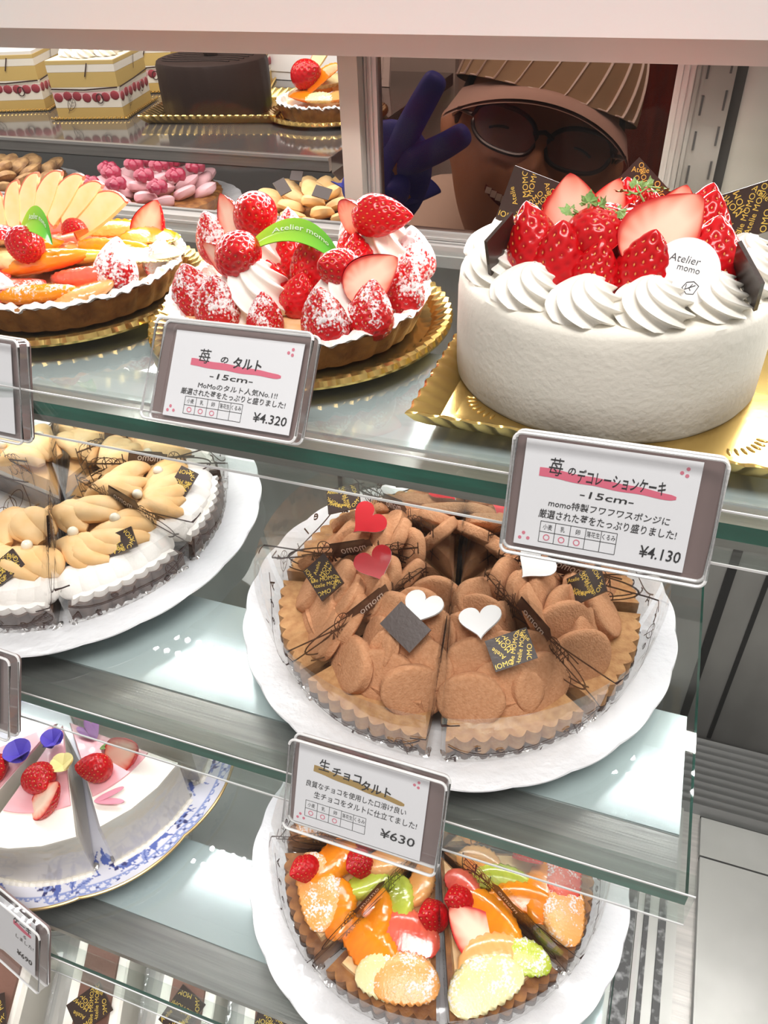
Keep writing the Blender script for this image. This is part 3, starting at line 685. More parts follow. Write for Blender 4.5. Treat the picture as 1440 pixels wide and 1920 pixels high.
fr = [('orange_segment', (.004, -.022, .0265), (20, 10, 200), 'orange', .027, .010, .008, 0), ('orange_segment', (.019, -.052, .0215), (12, 5, 195), 'orange', .022, .010, .007, 1), ('orange_segment', (.032, .008, .0285), (10, 0, 190), 'orange', .021, .009, .008, 0),
      ('orange_segment', (.044, .030, .0275), (0, 8, 60), 'orange', .018, .008, .008, 0), ('orange_segment', (-.020, .001, .030), (0, 0, 170), 'orange', .018, .009, .008, 0), ('orange_segment', (-.042, .006, .027), (0, 0, 120), 'orange', .018, .009, .008, 0),
      ('grapefruit_segment', (.034, -.024, .0225), (10, 10, 188), 'grape', .022, .010, .008, 0), ('grapefruit_segment', (-.004, -.052, .022), (0, 0, 200), 'grape', .022, .011, .008, 1), ('peach_piece', (.043, -.041, .0200), (0, 10, 215), 'peach', .018, .011, .006, 0),
      ('pear_piece', (.052, .006, .0255), (0, 14, 62), 'pear', .018, .012, .008, 0), ('pear_piece', (.060, .020, .0225), (0, 10, 85), 'pear', .014, .009, .007, 0), ('kiwi_piece', (.018, -.010, .0290), (0, 0, 190), 'kiwi', .020, .007, .006, 0),
      ('kiwi_piece', (.050, .035, .0250), (0, 0, 70), 'kiwi', .012, .007, .006, 0), ('grapefruit_segment', (-.030, -.040, .023), (0, 0, 160), 'grape', .020, .010, .008, 1), ('pear_piece', (-.020, -.022, .027), (0, 0, 150), 'pear', .018, .009, .007, 0),
      ('orange_segment', (.010, .046, .024), (0, 0, 10), 'orange', .02, .009, .008, 0), ('grapefruit_segment', (-.03, .046, .024), (0, 0, 40), 'grape', .02, .009, .008, 0), ('peach_piece', (.0, .0, .022), (0, 0, 60), 'peach', .024, .013, .007, 0), ('orange_segment', (-.052, -.018, .025), (0, 0, 100), 'orange', .018, .009, .008, 0)]
for k, (nm, p_, rt, kd, L, w, h, du) in enumerate(fr): fruit(nm, T, p_, rt, kd, L * 1.15, w * 1.25, h * 1.1, bool(du), .16, k)
straw(T, (.0035, -.031, .0405), (58, 62, 20), 1.0, 'whole', 3, 'berry'); straw(T, (.052, -.016, .0275), (-38, 12, 30), 1.1, 'whole', 0, 'berry_heavy', 'strawberry thick with icing sugar')
straw(T, (.040, .040, .0330), (-20, 24, -12), 1.05, 'half', 0, 'berry'); straw(T, (.005, .012, .0345), (70, 0, 60), .8, 'half', 2, 'berry'); straw(T, (-.028, -.018, .034), (60, 0, 30), .9, 'half', 1, 'berry')
straw(T, (.064, .012, .0225), (0, 20, 70), .85, 'half', 1, 'berry_heavy'); straw(T, (-.004, -.058, .026), (90, 0, 100), .9, 'half', 0, 'berry_heavy')
leaf_pick(T, [(-.004, -.024, .047), (.003, -.022, .0525), (.011, -.023, .0535), (.018, -.026, .0500), (.023, -.031, .0430)], .015)

# ------------------------------------------------------------------ white cream cake
CX, CY, CZ = -.022, .1222, .0009
T = thing('cream_cake', 'round white cream cake topped with whole strawberries and piped cream', 'cake', (CX, CY, CZ))
R, H = .0752, .0535
obj('cake_side', M().lathe([(0, 0), (R * .985, 0), (R, .002), (R * 1.003, H * .4), (R, H * .8), (R * .995, H - .004), (R * .985, H - .0018), (R * .96, H - .0004)], 160, rf=lambda th, k: 1 + .0022 * np.sin(5 * th + k) + .0012 * np.sin(13 * th + 2 * k)), 'cream_side', T)
obj('cake_top', M().lathe([(R * .962, H - .0005), (R * .9, H), (0, H)], 120), 'cream', T)
for k in range(13):
    a = 2 * PI * k / 13 + math.radians(-97)
    o = obj('cream_rosette', rosette(.0155, .0175, 8, 2.6 + .3 * (k % 3)), 'rosette', T, loc=(.0575 * math.cos(a), .0575 * math.sin(a), H - .0012), rot=(0, 0, a * 3 + k)); o.scale = (1, 1, 1 + .1 * (k % 2))
H0 = H
for x, y, z, i, s, rx, ry, kd in [(-.036, -.028, H0 + .0165, 0, 1.22, 6, -14, 'whole'), (-.022, -.036, H0 + .0145, 1, 1.16, 8, -6, 'whole'), (-.006, -.043, H0 + .0115, 2, 1.08, 6, 0, 'whole'), (.014, -.039, H0 + .0145, 0, 1.12, 8, 5, 'whole'), (.040, -.021, H0 + .0155, 1, 1.12, 0, 12, 'whole'),
                                  (.034, .028, H0 + .0150, 0, 1.1, -6, 14, 'whole'), (.036, .006, H0 + .018, 0, 1.1, -4, 10, 'whole'), (-.032, .022, H0 + .014, 1, 1.05, -8, -10, 'whole'), (.0, .034, H0 + .016, 2, 1.1, -12, 0, 'whole'), (.006, .0, H0 + .018, 3, 1.0, -20, 14, 'whole'), (.010, .010, H0 + .0225, 2, .85, -10, 4, 'whole'), (-.004, -.006, H0 + .0145, 1, 1.1, 30, 0, 'whole')]:
    straw(T, (x, y, z), (rx, ry, 50 * i + x * 900), s, kd, i, 'berry')
straw(T, (-.021, -.020, H0 + .0265), (-14, -8, 14), 1.25, 'half', 1, 'berry', 'strawberry half with its cut face forward')
straw(T, (.020, -.030, H0 + .0275), (-38, 42, -4), 1.35, 'half', 1, 'berry', 'strawberry half lying cut face up')
straw(T, (-.009, .010, H0 + .0225), (-16, 18, 8), 1.0, 'half', 2, 'berry'); straw(T, (.022, .012, H0 + .0225), (-24, 10, -10), 1.0, 'half', 3, 'berry')
straw(T, (-.007, -.026, H0 + .0235), (60, 20, 150), 1.1, 'half', 1, 'berry'); straw(T, (.005, -.010, H0 + .020), (40, 40, -60), .95, 'half', 0, 'berry')
def sprig(parent, p, s, rz, tilt):
    b = M(); g = random.Random(int(rz))
    def leaf(c, d, w):
        d = Vector(d).normalized(); sd = d.cross(Vector((0, -.5, .87))).normalized(); nrm = sd.cross(d)
        for q, sz in ((0, 1), (.9, .7), (-.9, .7), (1.7, .5), (-1.7, .5)):
            dd = (d * math.cos(q) + sd * math.sin(q)); o = Vector(c) + dd * w * .5
            vs = [o + (dd * math.cos(a) * w * .55 * sz + nrm.cross(dd) * math.sin(a) * w * .34 * sz) * (1 + .22 * math.cos(5 * a)) + nrm * (.0005 * math.cos(2 * a)) for a in np.linspace(0, 2 * PI, 17)[:-1]]
            b.add([tuple(x) for x in vs], [tuple(range(16))])
    b.tube([(0, 0, -.006), (-.001, 0, 0), (-.003, 0, .006), (-.0035, 0, .010)], .0005, 6); b.tube([(-.003, 0, .005), (-.009, -.001, .007)], .0004, 6); b.tube([(-.003, 0, .006), (.002, 0, .009), (.007, 0, .008)], .0004, 6)
    for c, d in (((-.0035, 0, .010), (0, .3, 1)), ((-.010, -.001, .007), (-1, 0, .1)), ((.001, 0, .009), (.3, -.2, .6)), ((.008, 0, .008), (1, 0, -.5)), ((-.006, 0, .006), (-.3, -.5, -.4)), ((.003, -.001, .006), (.2, -.6, -.5))): leaf(c, d, .0046)
    o = obj('herb_sprig', b, 'herb', parent, False, loc=p, rot=(tilt, 0, math.radians(rz))); o.scale = (s,) * 3
sprig(T, (-.010, -.030, H0 + .0255), 1.1, 0, -.2); sprig(T, (.010, -.006, H0 + .031), 1.0, 25, -.9)
n_cam = Vector((0.02 - .06, -.85, .35))
plaque(T, (-.049, .020, H0 + .0205), R_face((-.10, -.95, .25), (0, 0, 1), -14), .0245, .0265, seed=2)
plaque(T, (-.0495, -.036, H0 + .0175), R_face((-.93, .35, .12), (0, 0, 1), -24), .020, .022, seed=3)
plaque(T, (.002, .041, H0 + .0215), R_face((.05, -.96, .28), (0, 0, 1), 50), .024, .024, seed=4)
plaque(T, (.051, .018, H0 + .0225), R_face((.22, -.93, .25), (0, 0, 1), 18), .026, .022, seed=6)
plaque(T, (.055, -.041, H0 + .016), R_face((.86, .38, .34), (0, 0, 1), 30), .022, .020, seed=5)
# round shop tag
b = M(); b.prism(circle(0, 0, .0140, n=49)[:-1], -.0006, .0006)
tg = put('name_tag', b.mesh('name_tag', 'tag_white', True, 30), T, (.0305, -.0445, H0 + .0165)); tg.rotation_euler = R_face((.12, -.86, .5), (0, 0, 1), -6).to_euler()
b = M(); text(b, 'Atelier', -.0012, .0052, h=.0030, bold=-.012, shear=.15, rot=-.06); text(b, 'momo', .0010, .0012, h=.0017, w=.0092, rot=-.10, bold=-.01)
lf = np.array([(-.0022, 0), (-.001, .0019), (.0012, .0024), (.0030, .0012), (.0018, -.0016), (-.0004, -.0018), (-.0022, 0)]) * 1.25 + (.0028, -.0062)
ribbon(b, lf, .0003); ribbon(b, [(-.0012, -.0080), (.0022, -.0062), (.0052, -.0046)], .0003); ribbon(b, [(.0014, -.0066), (.0016, -.0046)], .00025); ribbon(b, [(.0030, -.0058), (.0040, -.0042)], .00025); ribbon(b, [(.0028, -.0058), (.0036, -.0070)], .00025)
for v in b.v: v[:, 2] = .0008
put('tag_lettering', b.mesh('tag_lettering', 'ink', False), tg)

# ------------------------------------------------------------------ film-wrapped slices
def wedge_outline(R, al, flute=0, nf=7, n=None, r0=0.0):
    n = n or nf * 6
    a = np.linspace(-al, al, n + 1); r = R + flute * (np.abs(np.cos(PI * nf * (a + al) / (2 * al))) - .5) * 2
    o = np.c_[r * np.cos(a), r * np.sin(a)]
    return np.r_[[[r0, 0]], o]
class Film:
    """clear band standing round a wedge, leaning outwards; s runs along it (0 = middle of the outer arc), v = height 0..1"""
    def __init__(s, R, al, H, flare, Hs=None):
        s.R, s.al, s.H, s.fl, s.Hs = R, al, H, flare, Hs or H
        s.La = R * al
    def pt(s, x, v, out=0.0):
        R = s.R + s.fl * v + out
        if abs(x) <= s.La:
            a = x / s.La * s.al; bulge = 1 + .012 * math.sin(v * PI)
            return np.array([R * bulge * math.cos(a), R * bulge * math.sin(a), s.H * v])
        d = (abs(x) - s.La) / s.R; d = min(d, 1); q = max(1 - d, 0); sg = 1 if x > 0 else -1
        nx, ny = math.sin(s.al), -math.cos(s.al) * 1
        a = s.al * sg; rr = (s.R + s.fl * v) * q
        hh = s.H + (s.Hs - s.H) * d
        return np.array([rr * math.cos(a) - out * .2, rr * math.sin(a) + sg * out, hh * v])
    def sheet(s, mb, n=40, nv=7):
        xs = np.r_[np.linspace(-s.La - s.R * .97, -s.La, 12)[:-1], np.linspace(-s.La, s.La, n), np.linspace(s.La, s.La + s.R * .97, 12)[1:]]
        mb.grid(np.array([[s.pt(x, v) for v in np.linspace(0, 1, nv)] for x in xs]))
def leaf2d(b, x, y, s, rot, fn):
    t = np.linspace(0, 2 * PI, 22); px = s * np.cos(t); py = .62 * s * np.sin(t) * (1 + .25 * np.cos(t))
    c, q = math.cos(rot), math.sin(rot); tr = lambda a, d: np.c_[x + a * c - d * q, y + a * q + d * c]
    ribbon(b, tr(px, py), .0006, fn=fn); ribbon(b, tr(np.linspace(-1.6, 1, 8) * s, np.zeros(8)), .0005, fn=fn)
    for u in (-.3, .3):
        ribbon(b, tr(np.linspace(u, u + .35, 4) * s, np.linspace(0, .42, 4) * s), .0004, fn=fn); ribbon(b, tr(np.linspace(u, u + .35, 4) * s, -np.linspace(0, .42, 4) * s), .0004, fn=fn)
def film_parts(t, F, seed, tagtext=True):
    b = M(); F.sheet(b); fo = obj('wrapping_film', b, 'film', t)
    g = random.Random(seed); H = F.H; La = F.La; R = F.R
    fn = lambda x, y: F.pt(x, min(max(y / H, 0.0), 1.0), .0005)
    b = M()
    # long looping lines
    x = np.linspace(-La * .92, La * .92, 40); ribbon(b, np.c_[x, H * (.30 + .30 * (x / La) ** 4 + .05 * np.sin(x * 60 + seed))], .0010, fn=fn)
    ribbon(b, circle(La + R * .45, H * .62, R * .36, H * .20, 40, .3, 5.6), .0011, fn=fn); ribbon(b, circle(-La - R * .42, H * .6, R * .34, H * .18, 40, .8, 6.0), .0011, fn=fn)
    x = np.linspace(La * .8, La + R * .8, 26); ribbon(b, np.c_[x, H * (.55 + .38 * (x - La * .8) / (R))], .0012, fn=fn)
    x = np.linspace(-La - R * .85, -La * .8, 26); ribbon(b, np.c_[x, H * (.9 + .38 * (x + La * .8) / (R))], .0012, fn=fn)
    leaf2d(b, La * (.62 + .2 * g.random()), H * .34, .0065, g.random() * 3, fn); leaf2d(b, -La - R * .22, H * .42, .0060, g.random() * 3, fn); leaf2d(b, La + R * .3, H * .8, .0052, 1, fn)
    for sg in (-1, 1):
        z = np.linspace(0, 1, 13); xx = sg * (La + R * .30) + (z - .5) * .014
        ribbon(b, np.c_[xx, H * .70 + .0022 * ((np.arange(13) % 2) - .5) * 2], .0017, fn=fn)
        for k in range(3):
            ribbon(b, circle(sg * (La + R * (.62 + .05 * k)), H * (.72 + .05 * k), .005, .0075, 20, 0, 6, .5 * k), .0005, fn=fn)
            ribbon(b, [(sg * (La + R * (.58 + .1 * k)), H * .45), (sg * (La + R * (.60 + .1 * k)), H * .7), (sg * (La + R * (.60 + .1 * k)), H * .95)], .0006, fn=fn)
    for k, ch in enumerate('Atelier'):
        text(b, ch, (-.86 + .28 * k) * La, H * (.20 + .08 * ((k * 3 + seed) % 4)), h=.0062 if ch in 'Atl' else .0048, rot=(k % 3 - 1) * .35, bold=.018, fn=fn)
    put('film_print', b.mesh('film_print', 'film_print', False), fo)
    for sg in ((-1, 1) if tagtext else (1,)):
        b = M(); c0 = sg * (La + R * .46); w, h = .0125, .0046; rot = .25 * sg
        q = np.array([(-w, -h), (w * .7, -h), (w, 0), (w * .7, h), (-w, h)]); cs, sn = math.cos(rot), math.sin(rot)
        fn2 = lambda x, y: F.pt(x, min(max(y / H, 0), 1), .0008); fn3 = lambda x, y: F.pt(x, min(max(y / H, 0), 1), .0012)
        q = np.c_[c0 + q[:, 0] * cs - q[:, 1] * sn, H * .84 + q[:, 0] * sn + q[:, 1] * cs]
        b.add([fn2(*a) for a in q], [(0, 1, 2, 3, 4)], 0)
        # lettering outside and the same seen through from inside
        fn4 = lambda x, y: F.pt(x, min(max(y / H, 0), 1), .0002)
        text(b, 'momo', c0 - .001 * cs, H * .84, h=.0036, w=.0150, rot=rot, fn=fn3, mi=1, bold=0)
        text(b, 'momo', c0 - .001 * cs, H * .84, h=.0036, w=.0150, rot=rot, fn=fn4, mi=1, bold=0)
        put('printed_tag', b.mesh('printed_tag', ['film_tag', 'tag_text'], False), fo)
    return fo
def foil_strip(t, R, al, h, seed, rim=.004):
    g = np.random.RandomState(seed); a = np.linspace(-al, al, 40); z = np.linspace(0, 1, 6)
    P = [[((R + rim * (1 - v) * .6 + .0012 * g.rand() + .0006) * math.cos(q), (R + rim * (1 - v) * .6 + .0012 * g.rand() + .0006) * math.sin(q), h * v * (.8 + .35 * g.rand()) + .0002) for v in z] for q in a]
    b = M().grid(np.array(P))
    for sg in (-1, 1):
        c = np.array([R * math.cos(al * sg), R * math.sin(al * sg), .003])
        b.blob(c + np.array([.001, -sg * .002, 0]), (.0045, .0035, .003), 8, noise=.25, seed=seed + sg)
    obj('foil_base', b, 'foil', t, False)
def heart(t, p, R3, s, m):
    u = np.linspace(0, 2 * PI, 40)[:-1]; x = 16 * np.sin(u) ** 3; y = 13 * np.cos(u) - 5 * np.cos(2 * u) - 2 * np.cos(3 * u) - np.cos(4 * u)
    b = M().prism(np.c_[x, y] / 17 * s, -.0006, .0006, 0, 1)
    o = put('heart_pick', b.mesh('heart_pick', [m, 'heart_white'], True, 30), t, p); o.rotation_euler = R3.to_euler(); return o
def petal(b, c, R3, rx, ry, th):
    b.blob(c, (rx, ry, th), 11, R=R3, e=.9)
AL = math.radians(21.0)
def choc_slice(cx, cy, z, az, label, seed, pl, ht):
    t = thing('chocolate_tart_slice', label, 'cake slice', (cx, cy, z), math.radians(az), 'wrapped cocoa tart slices'); g = random.Random(seed)
    R = .101; O = np.array([.006, 0])
    obj('crust', M().prism(wedge_outline(R, AL, .0016, 8) + O, .001, .019, 0, None, 1.015), 'crust_pale', t, True, 35)
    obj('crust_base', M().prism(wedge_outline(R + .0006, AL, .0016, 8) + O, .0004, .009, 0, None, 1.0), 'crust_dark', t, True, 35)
    b = M(); b.prism(wedge_outline(R * .86, AL * .93, .0, 8) + O, .018, .025, 0, None, .90)
    b.prism(wedge_outline(R * .70, AL * .86, .0, 8) + O, .024, .031, 0, None, .85)
    for k in range(10):
        r = [.084, .081, .083, .068, .066, .069, .052, .050, .040, .028][k]; a = [-.62, .04, .66, -.40, .16, .70, -.45, .42, -.05, .2][k] * AL
        lift = [.026, .0265, .026, .0325, .033, .0315, .0375, .037, .041, .0405][k]
        R3 = Matrix.Rotation(a + (g.random() - .5) * 1.1, 3, 'Z') @ Matrix.Rotation(math.radians(44 + 16 * g.random()), 3, 'Y') @ Matrix.Rotation((g.random() - .5) * .8, 3, 'X')
        sz = (.0158 if k < 8 else .0130) + .002 * g.random(); b.blob((r * math.cos(a) + .003, r * math.sin(a), lift), (sz * .88, sz * 1.12, .0044), 17, e=1.0, ez=.42, R=R3, noise=.03, seed=seed * 20 + k)
    obj('cocoa_cream', b, 'cocoa', t)
    plaque(t, (pl[0], pl[1], .0500), R_face(pl[2], (0, 0, 1), pl[3]), .0225, .0165, seed=seed, txt=pl[4])
    heart(t, (ht[0], ht[1], .0540), R_face(ht[2], (0, 0, 1), ht[3]), .0122, ht[4])
    film_parts(t, Film(R + .008, AL, .052, .010, .060), seed); foil_strip(t, R + .006, AL, .006, seed)
CC = (-.083, .0745)
up = lambda az, e=.6, k=1: (k * math.cos(math.radians(az)), k * math.sin(math.radians(az)), e)
def loc_n(az, wn):  # world normal -> slice local
    v = Matrix.Rotation(-math.radians(az), 3, 'Z') @ Vector(wn); return tuple(v)
CH = [(-103, 'wrapped cocoa tart slice in front left with a plain dark chocolate plaque', 11, (.066, .004, (0, -.55, .8), -30, False), (.052, .006, (-.2, -.3, .9), 20, 'heart_white')),
      (-57.5, 'wrapped cocoa tart slice in front right, gold printed plaque near its rim', 12, (.078, .004, (.1, -.6, .8), 25, True), (.058, -.006, (-.2, -.2, .95), 60, 'heart_white')),
      (-12.5, 'wrapped cocoa tart slice at right, with an upright gold printed plaque', 13, (.074, .012, (-.6, -.55, .6), 62, True), (.044, .010, (.1, -.4, .9), -40, 'heart_white')),
      (32.5, 'wrapped cocoa tart slice at back right, half hidden by the largest price card', 14, (.08, .0, (-.1, -.5, .8), 15, True), (.052, -.004, (-.1, -.7, .7), 10, 'heart_red')),
      (77.5, 'wrapped cocoa tart slice at the back, behind the price card', 15, (.07, .004, (0, -.5, .8), 10, True), (.055, -.004, (.1, -.6, .8), -20, 'heart_red')),
      (122.5, 'wrapped cocoa tart slice at back left with upright gold printed plaque and red heart', 16, (.082, .006, (.1, -.9, .45), 4, True), (.060, -.010, (-.2, -.7, .7), 60, 'heart_red')),
      (167.5, 'wrapped cocoa tart slice at left with red heart lying beside the plaque', 17, (.088, -.010, (-.15, -.62, .78), 32, True), (.060, .004, (.2, -.5, .8), -50, 'heart_red')),
      (212.5, 'wrapped cocoa tart slice at the left front edge of its plate', 18, (.080, .0, (-.2, -.6, .75), -25, True), (.050, .0, (.1, -.6, .8), 30, 'heart_red'))]
for az, lb, sd, pl, ht in CH:
    pl = (pl[0], pl[1], loc_n(az, pl[2]), pl[3], pl[4]); ht = (ht[0], ht[1], loc_n(az, ht[2]), ht[3], ht[4])
    choc_slice(CC[0], CC[1], SZ2 + .0036, az, lb, sd, pl, ht)

def caramel_slice(cx, cy, z, az, label, seed):
    t = thing('caramel_tart_slice', label, 'cake slice', (cx, cy, z), math.radians(az), 'wrapped caramel tart slices'); g = random.Random(seed)
    R = .106; O = np.array([.006, 0])
    obj('crust', M().prism(wedge_outline(R, AL, .0016, 8) + O, .0005, .017, 0, None, 1.015), 'crust_dark', t, True, 35)
    b = M(); b.prism(wedge_outline(R * .985, AL * .97, .0012, 8) + O, .0165, .021, 0, None, .94)
    for k in range(7):
        a = (k / 6 - .5) * 1.7 * AL; petal(b, (.096 * math.cos(a), .096 * math.sin(a), .0225), Matrix.Rotation(a, 3, 'Z') @ Matrix.Rotation(.35, 3, 'Y'), .012, .0095, .005)
    obj('sugared_cream', b, 'sugar_cream', t)
    b = M(); b.prism(wedge_outline(R * .74, AL * .9, .0, 8) + O, .0205, .0285, 0, None, .86)
    for k in range(11):
        s = np.linspace(0, 1, 16); y0 = -.95 + 1.9 * (k % 6) / 5; row = k // 6
        r0 = .030 + .030 * (1 - row) + .006 * g.random(); r1 = r0 + .026 + .006 * g.random()
        rr = r0 + (r1 - r0) * s; aa = np.clip(y0, -.9, .9) * AL * .8 + .30 * (s - .5) + .07 * np.sin(s * 5 + k)
        wd = np.minimum(1, rr * math.tan(AL) / .012)
        b.tube(np.c_[rr * np.cos(aa), rr * np.sin(aa), .0275 + .0055 * np.sin(PI * s) + .0065 * row], .0088 * np.sin(PI * (s * .9 + .05)) ** .55, 12, flat=.72)
    obj('caramel_cream', b, 'caramel', t)
    for k in range(3):
        a = (.5, -.55, .05)[k] * AL; r = (.072, .066, .040)[k]
        obj('sugar_pearl', M().blob((r * math.cos(a), r * math.sin(a), .039 - k % 2 * .001), (.0036,) * 3, 10), 'pearl', t)
    plaque(t, (.089, .004, .0335), R_face(loc_n(az, (.15, -.55, .8)), (0, 0, 1), 25 + 20 * (seed % 3)), .026, .014, seed=seed)
    film_parts(t, Film(R + .007, AL, .046, .008, .054), seed); foil_strip(t, R + .006, AL, .007, seed)
MT['sugar_cream'] = mat('sugared_cream', (.93, .89, .84), .9, bump=.3, bs=500, col2=(.86, .70, .52), cs=60, thr=(.62, .75))
KC = (-.376, .078)
for az, lb, sd in [(-31, 'wrapped caramel tart slice in front right with a tilted printed plaque', 21), (-76, 'wrapped caramel tart slice in front, cut off by the left edge of the picture', 22), (14, 'wrapped caramel tart slice at right with its gold printed plaque by the rim', 23),
                   (59, 'wrapped caramel tart slice at back right, below the shelf edge', 24), (104, 'wrapped caramel tart slice at the back, under the leftmost price card', 25), (149, 'wrapped caramel tart slice at back left, mostly outside the picture', 26)]:
    caramel_slice(KC[0], KC[1], SZ2 + .0036, az, lb, sd)

def fruit_slice(cx, cy, z, az, label, seed, items):
    t = thing('fruit_tart_slice', label, 'cake slice', (cx, cy, z), math.radians(az), 'wrapped fruit tart slices'); g = random.Random(seed)
    R = .096; O = np.array([.006, 0])
    obj('crust', M().prism(wedge_outline(R, AL, .0016, 8) + O, .001, .021, 0, None, 1.015), 'crust', t, True, 35)
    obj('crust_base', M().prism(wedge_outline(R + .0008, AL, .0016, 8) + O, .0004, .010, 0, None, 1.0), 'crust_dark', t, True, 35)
    obj('custard_filling', M().prism(wedge_outline(R * .93, AL * .9, .0, 8) + O, .020, .0245, 0, None, .95), 'custard', t, True, 40)
    for k, (kd, x, y, rz, L, w, du) in enumerate(items):
        if kd == 'straw': straw(t, (x, y, .0315), (g.uniform(30, 60), 20, rz), w, 'half', k, 'berry')
        elif kd == 'cutstraw': straw(t, (x, y, .0325), (-72, 0, rz), w, 'half', 1, 'berry', 'cut strawberry half')
        else: fruit({'orange': 'orange_segment', 'grape': 'grapefruit_segment', 'kiwi': 'kiwi_piece', 'peach': 'peach_piece', 'pear': 'pear_piece'}[kd], t, (x, y, .0275 + .001 * (k % 2)), (0, 0, rz), kd, L * 1.12, w * 1.22, .0085, bool(du), .15, seed + k)
    film_parts(t, Film(R + .008, AL, .045, .007, .050), seed, False); foil_strip(t, R + .006, AL, .005, seed)
FC = (-.072, .003)
IT = [[('orange', .078, -.012, 60, .022, .011, 0), ('peach', .085, .012, 110, .018, .012, 1), ('grape', .060, .004, 95, .018, .011, 0), ('kiwi', .044, -.008, 20, .015, .007, 0), ('straw', .048, .012, 30, 0, .9, 0), ('peach', .030, .0, 0, .014, .007, 0), ('pear', .088, .0, 95, .016, .011, 1), ('orange', .06, -.018, 10, .018, .008, 0)],
      [('cutstraw', .060, -.004, 120, 0, 1.15, 0), ('orange', .056, .012, 20, .024, .009, 0), ('kiwi', .082, .016, 60, .018, .009, 1), ('pear', .088, -.010, 95, .022, .012, 1), ('straw', .040, -.006, -20, 0, .85, 0), ('peach', .076, .002, 80, .020, .010, 0), ('grape', .034, .004, 10, .014, .008, 0)],
      [('orange', .074, .0, 80, .022, .011, 0), ('kiwi', .046, -.006, 15, .018, .007, 0), ('straw', .060, .012, 40, 0, .9, 0), ('grape', .082, .010, 100, .018, .010, 1), ('peach', .088, -.012, 100, .018, .011, 1), ('orange', .060, -.014, 20, .02, .008, 0), ('peach', .030, 0, 0, .014, .008, 0)],
      [('peach', .082, .0, 85, .024, .012, 1), ('orange', .068, -.014, 30, .020, .010, 0), ('kiwi', .050, .008, 10, .016, .008, 0), ('straw', .056, -.004, 100, 0, .9, 0), ('straw', .090, -.014, 100, 0, .8, 0), ('peach', .034, 0, 0, .016, .009, 0), ('orange', .074, .016, 70, .018, .009, 0)]]
for az, lb, sd, k in [(-94, 'wrapped fruit tart slice in front with grapefruit and pear, left of the front gap', 31, 0), (-49.5, 'wrapped fruit tart slice in front with a cut strawberry half and kiwi', 32, 1), (-4, 'wrapped fruit tart slice at right, large orange segment under the shelf rail', 33, 2),
                      (-140, 'wrapped fruit tart slice at left, just under the chocolate tart price card', 34, 3), (175, 'wrapped fruit tart slice at back left, behind the price card', 35, 0), (41, 'wrapped fruit tart slice at back right, under the middle shelf', 36, 3), (86, 'wrapped fruit tart slice at the back of the plate', 37, 2)]:
    fruit_slice(FC[0], FC[1], SZ3 + .0036, az, lb, sd, IT[k])

def petals(parent, name, p, m, n, L, w, rz, tilt=20, centre=None):
    b = M()
    for k in range(n):
        a = math.radians(rz + (k - (n - 1) / 2) * (360 / n if n > 3 else 26))
        R3 = Matrix.Rotation(a, 3, 'Z') @ Matrix.Rotation(-math.radians(tilt + 8 * (k % 2)), 3, 'Y')
        c = R3 @ Vector((L * .5, 0, 0)); b.blob(tuple(c), (L * .55, w, .0006), 8, R=R3, e=.9)
    o = obj(name, b, m, parent, loc=p)
    return o
def pink_slice(cx, cy, z, az, label, seed, berries, extra):
    t = thing('pink_cake_slice', label, 'cake slice', (cx, cy, z), math.radians(az), 'pink topped white cake slices')
    R, Hc = .097, .050; A2 = math.radians(19.6); O = np.array([.006, 0])
    b = M(); b.prism(wedge_outline(R, A2, 0, 8, 3) + O, .004, Hc, 0, None, .975)
    obj('cream_cake_body', b, 'cream', t, True, 35)
    for zz in (0,):
        obj('base_ruffle', M().tube([((R + .001) * math.cos(a) + .006, (R + .001) * math.sin(a), .004 + .0007 * math.sin(a * 130)) for a in np.linspace(-A2, A2, 60)], .0026, 8), 'rosette', t)
    b = M(); o_ = wedge_outline(R * .74, A2 * .96, 0, 8) + O; b.prism(o_, Hc - .0005, Hc + .0012, 0, None, .97); obj('pink_topping', b, 'pink_glaze', t, True, 40)
    bb = M(); bb.prism(wedge_outline(R + .0012, A2 + .010, 0, 8, 3) + O, .004, Hc + .001, 0, None, 1.0); bb.f = [f for f in bb.f if len(f) == 4]; bb.m = [0] * len(bb.f)
    obj('wrapping_film', bb, 'film', t, True, 35)
    foil_strip(t, R + .002, A2, .004, seed)
    for x, y, rt, s, kd, i in berries: straw(t, (x, y, Hc + .0085), rt, s, kd, i, 'berry')
    for nm, x, y, m, n, L, w, rz, tl in extra: petals(t, nm, (x, y, Hc + .003 if n < 4 else Hc + .006), m, n, L, w, rz, tl)
BC = (-.362, -.002)
ZB = SZ3 + .0036
pink_slice(*BC, ZB, -67, 'white cake slice with pink top in front, lying strawberry and yellow flower', 41, [(.058, .000, (70, 10, 120), 1.0, 'whole', 3), (.072, .007, (-52, 0, 24), .95, 'half', 0)],
           [('flower_petal', .088, -.022, 'petal_pink', 1, .018, .003, -60, 6), ('yellow_flower', .046, .012, 'petal_yellow', 5, .009, .0055, 0, 30), ('green_stem', .050, -.014, 'herb', 2, .008, .0016, 30, 30), ('blue_flower', .026, .0, 'petal_blue', 5, .010, .0065, 10, 40)])
pink_slice(*BC, ZB, -22, 'white cake slice with pink top at right, two strawberries and a violet flower', 42, [(.060, -.012, (100, 0, -60), 1.0, 'whole', 2), (.066, .008, (-48, 34, -20), 1.0, 'half', 1)],
           [('flower_petal', .080, -.024, 'petal_pink', 2, .020, .0024, 50, 4), ('violet_flower', .036, .004, 'petal_violet', 3, .016, .0028, 170, 15), ('green_stem', .046, .002, 'herb', 2, .007, .0016, 30, 30)])
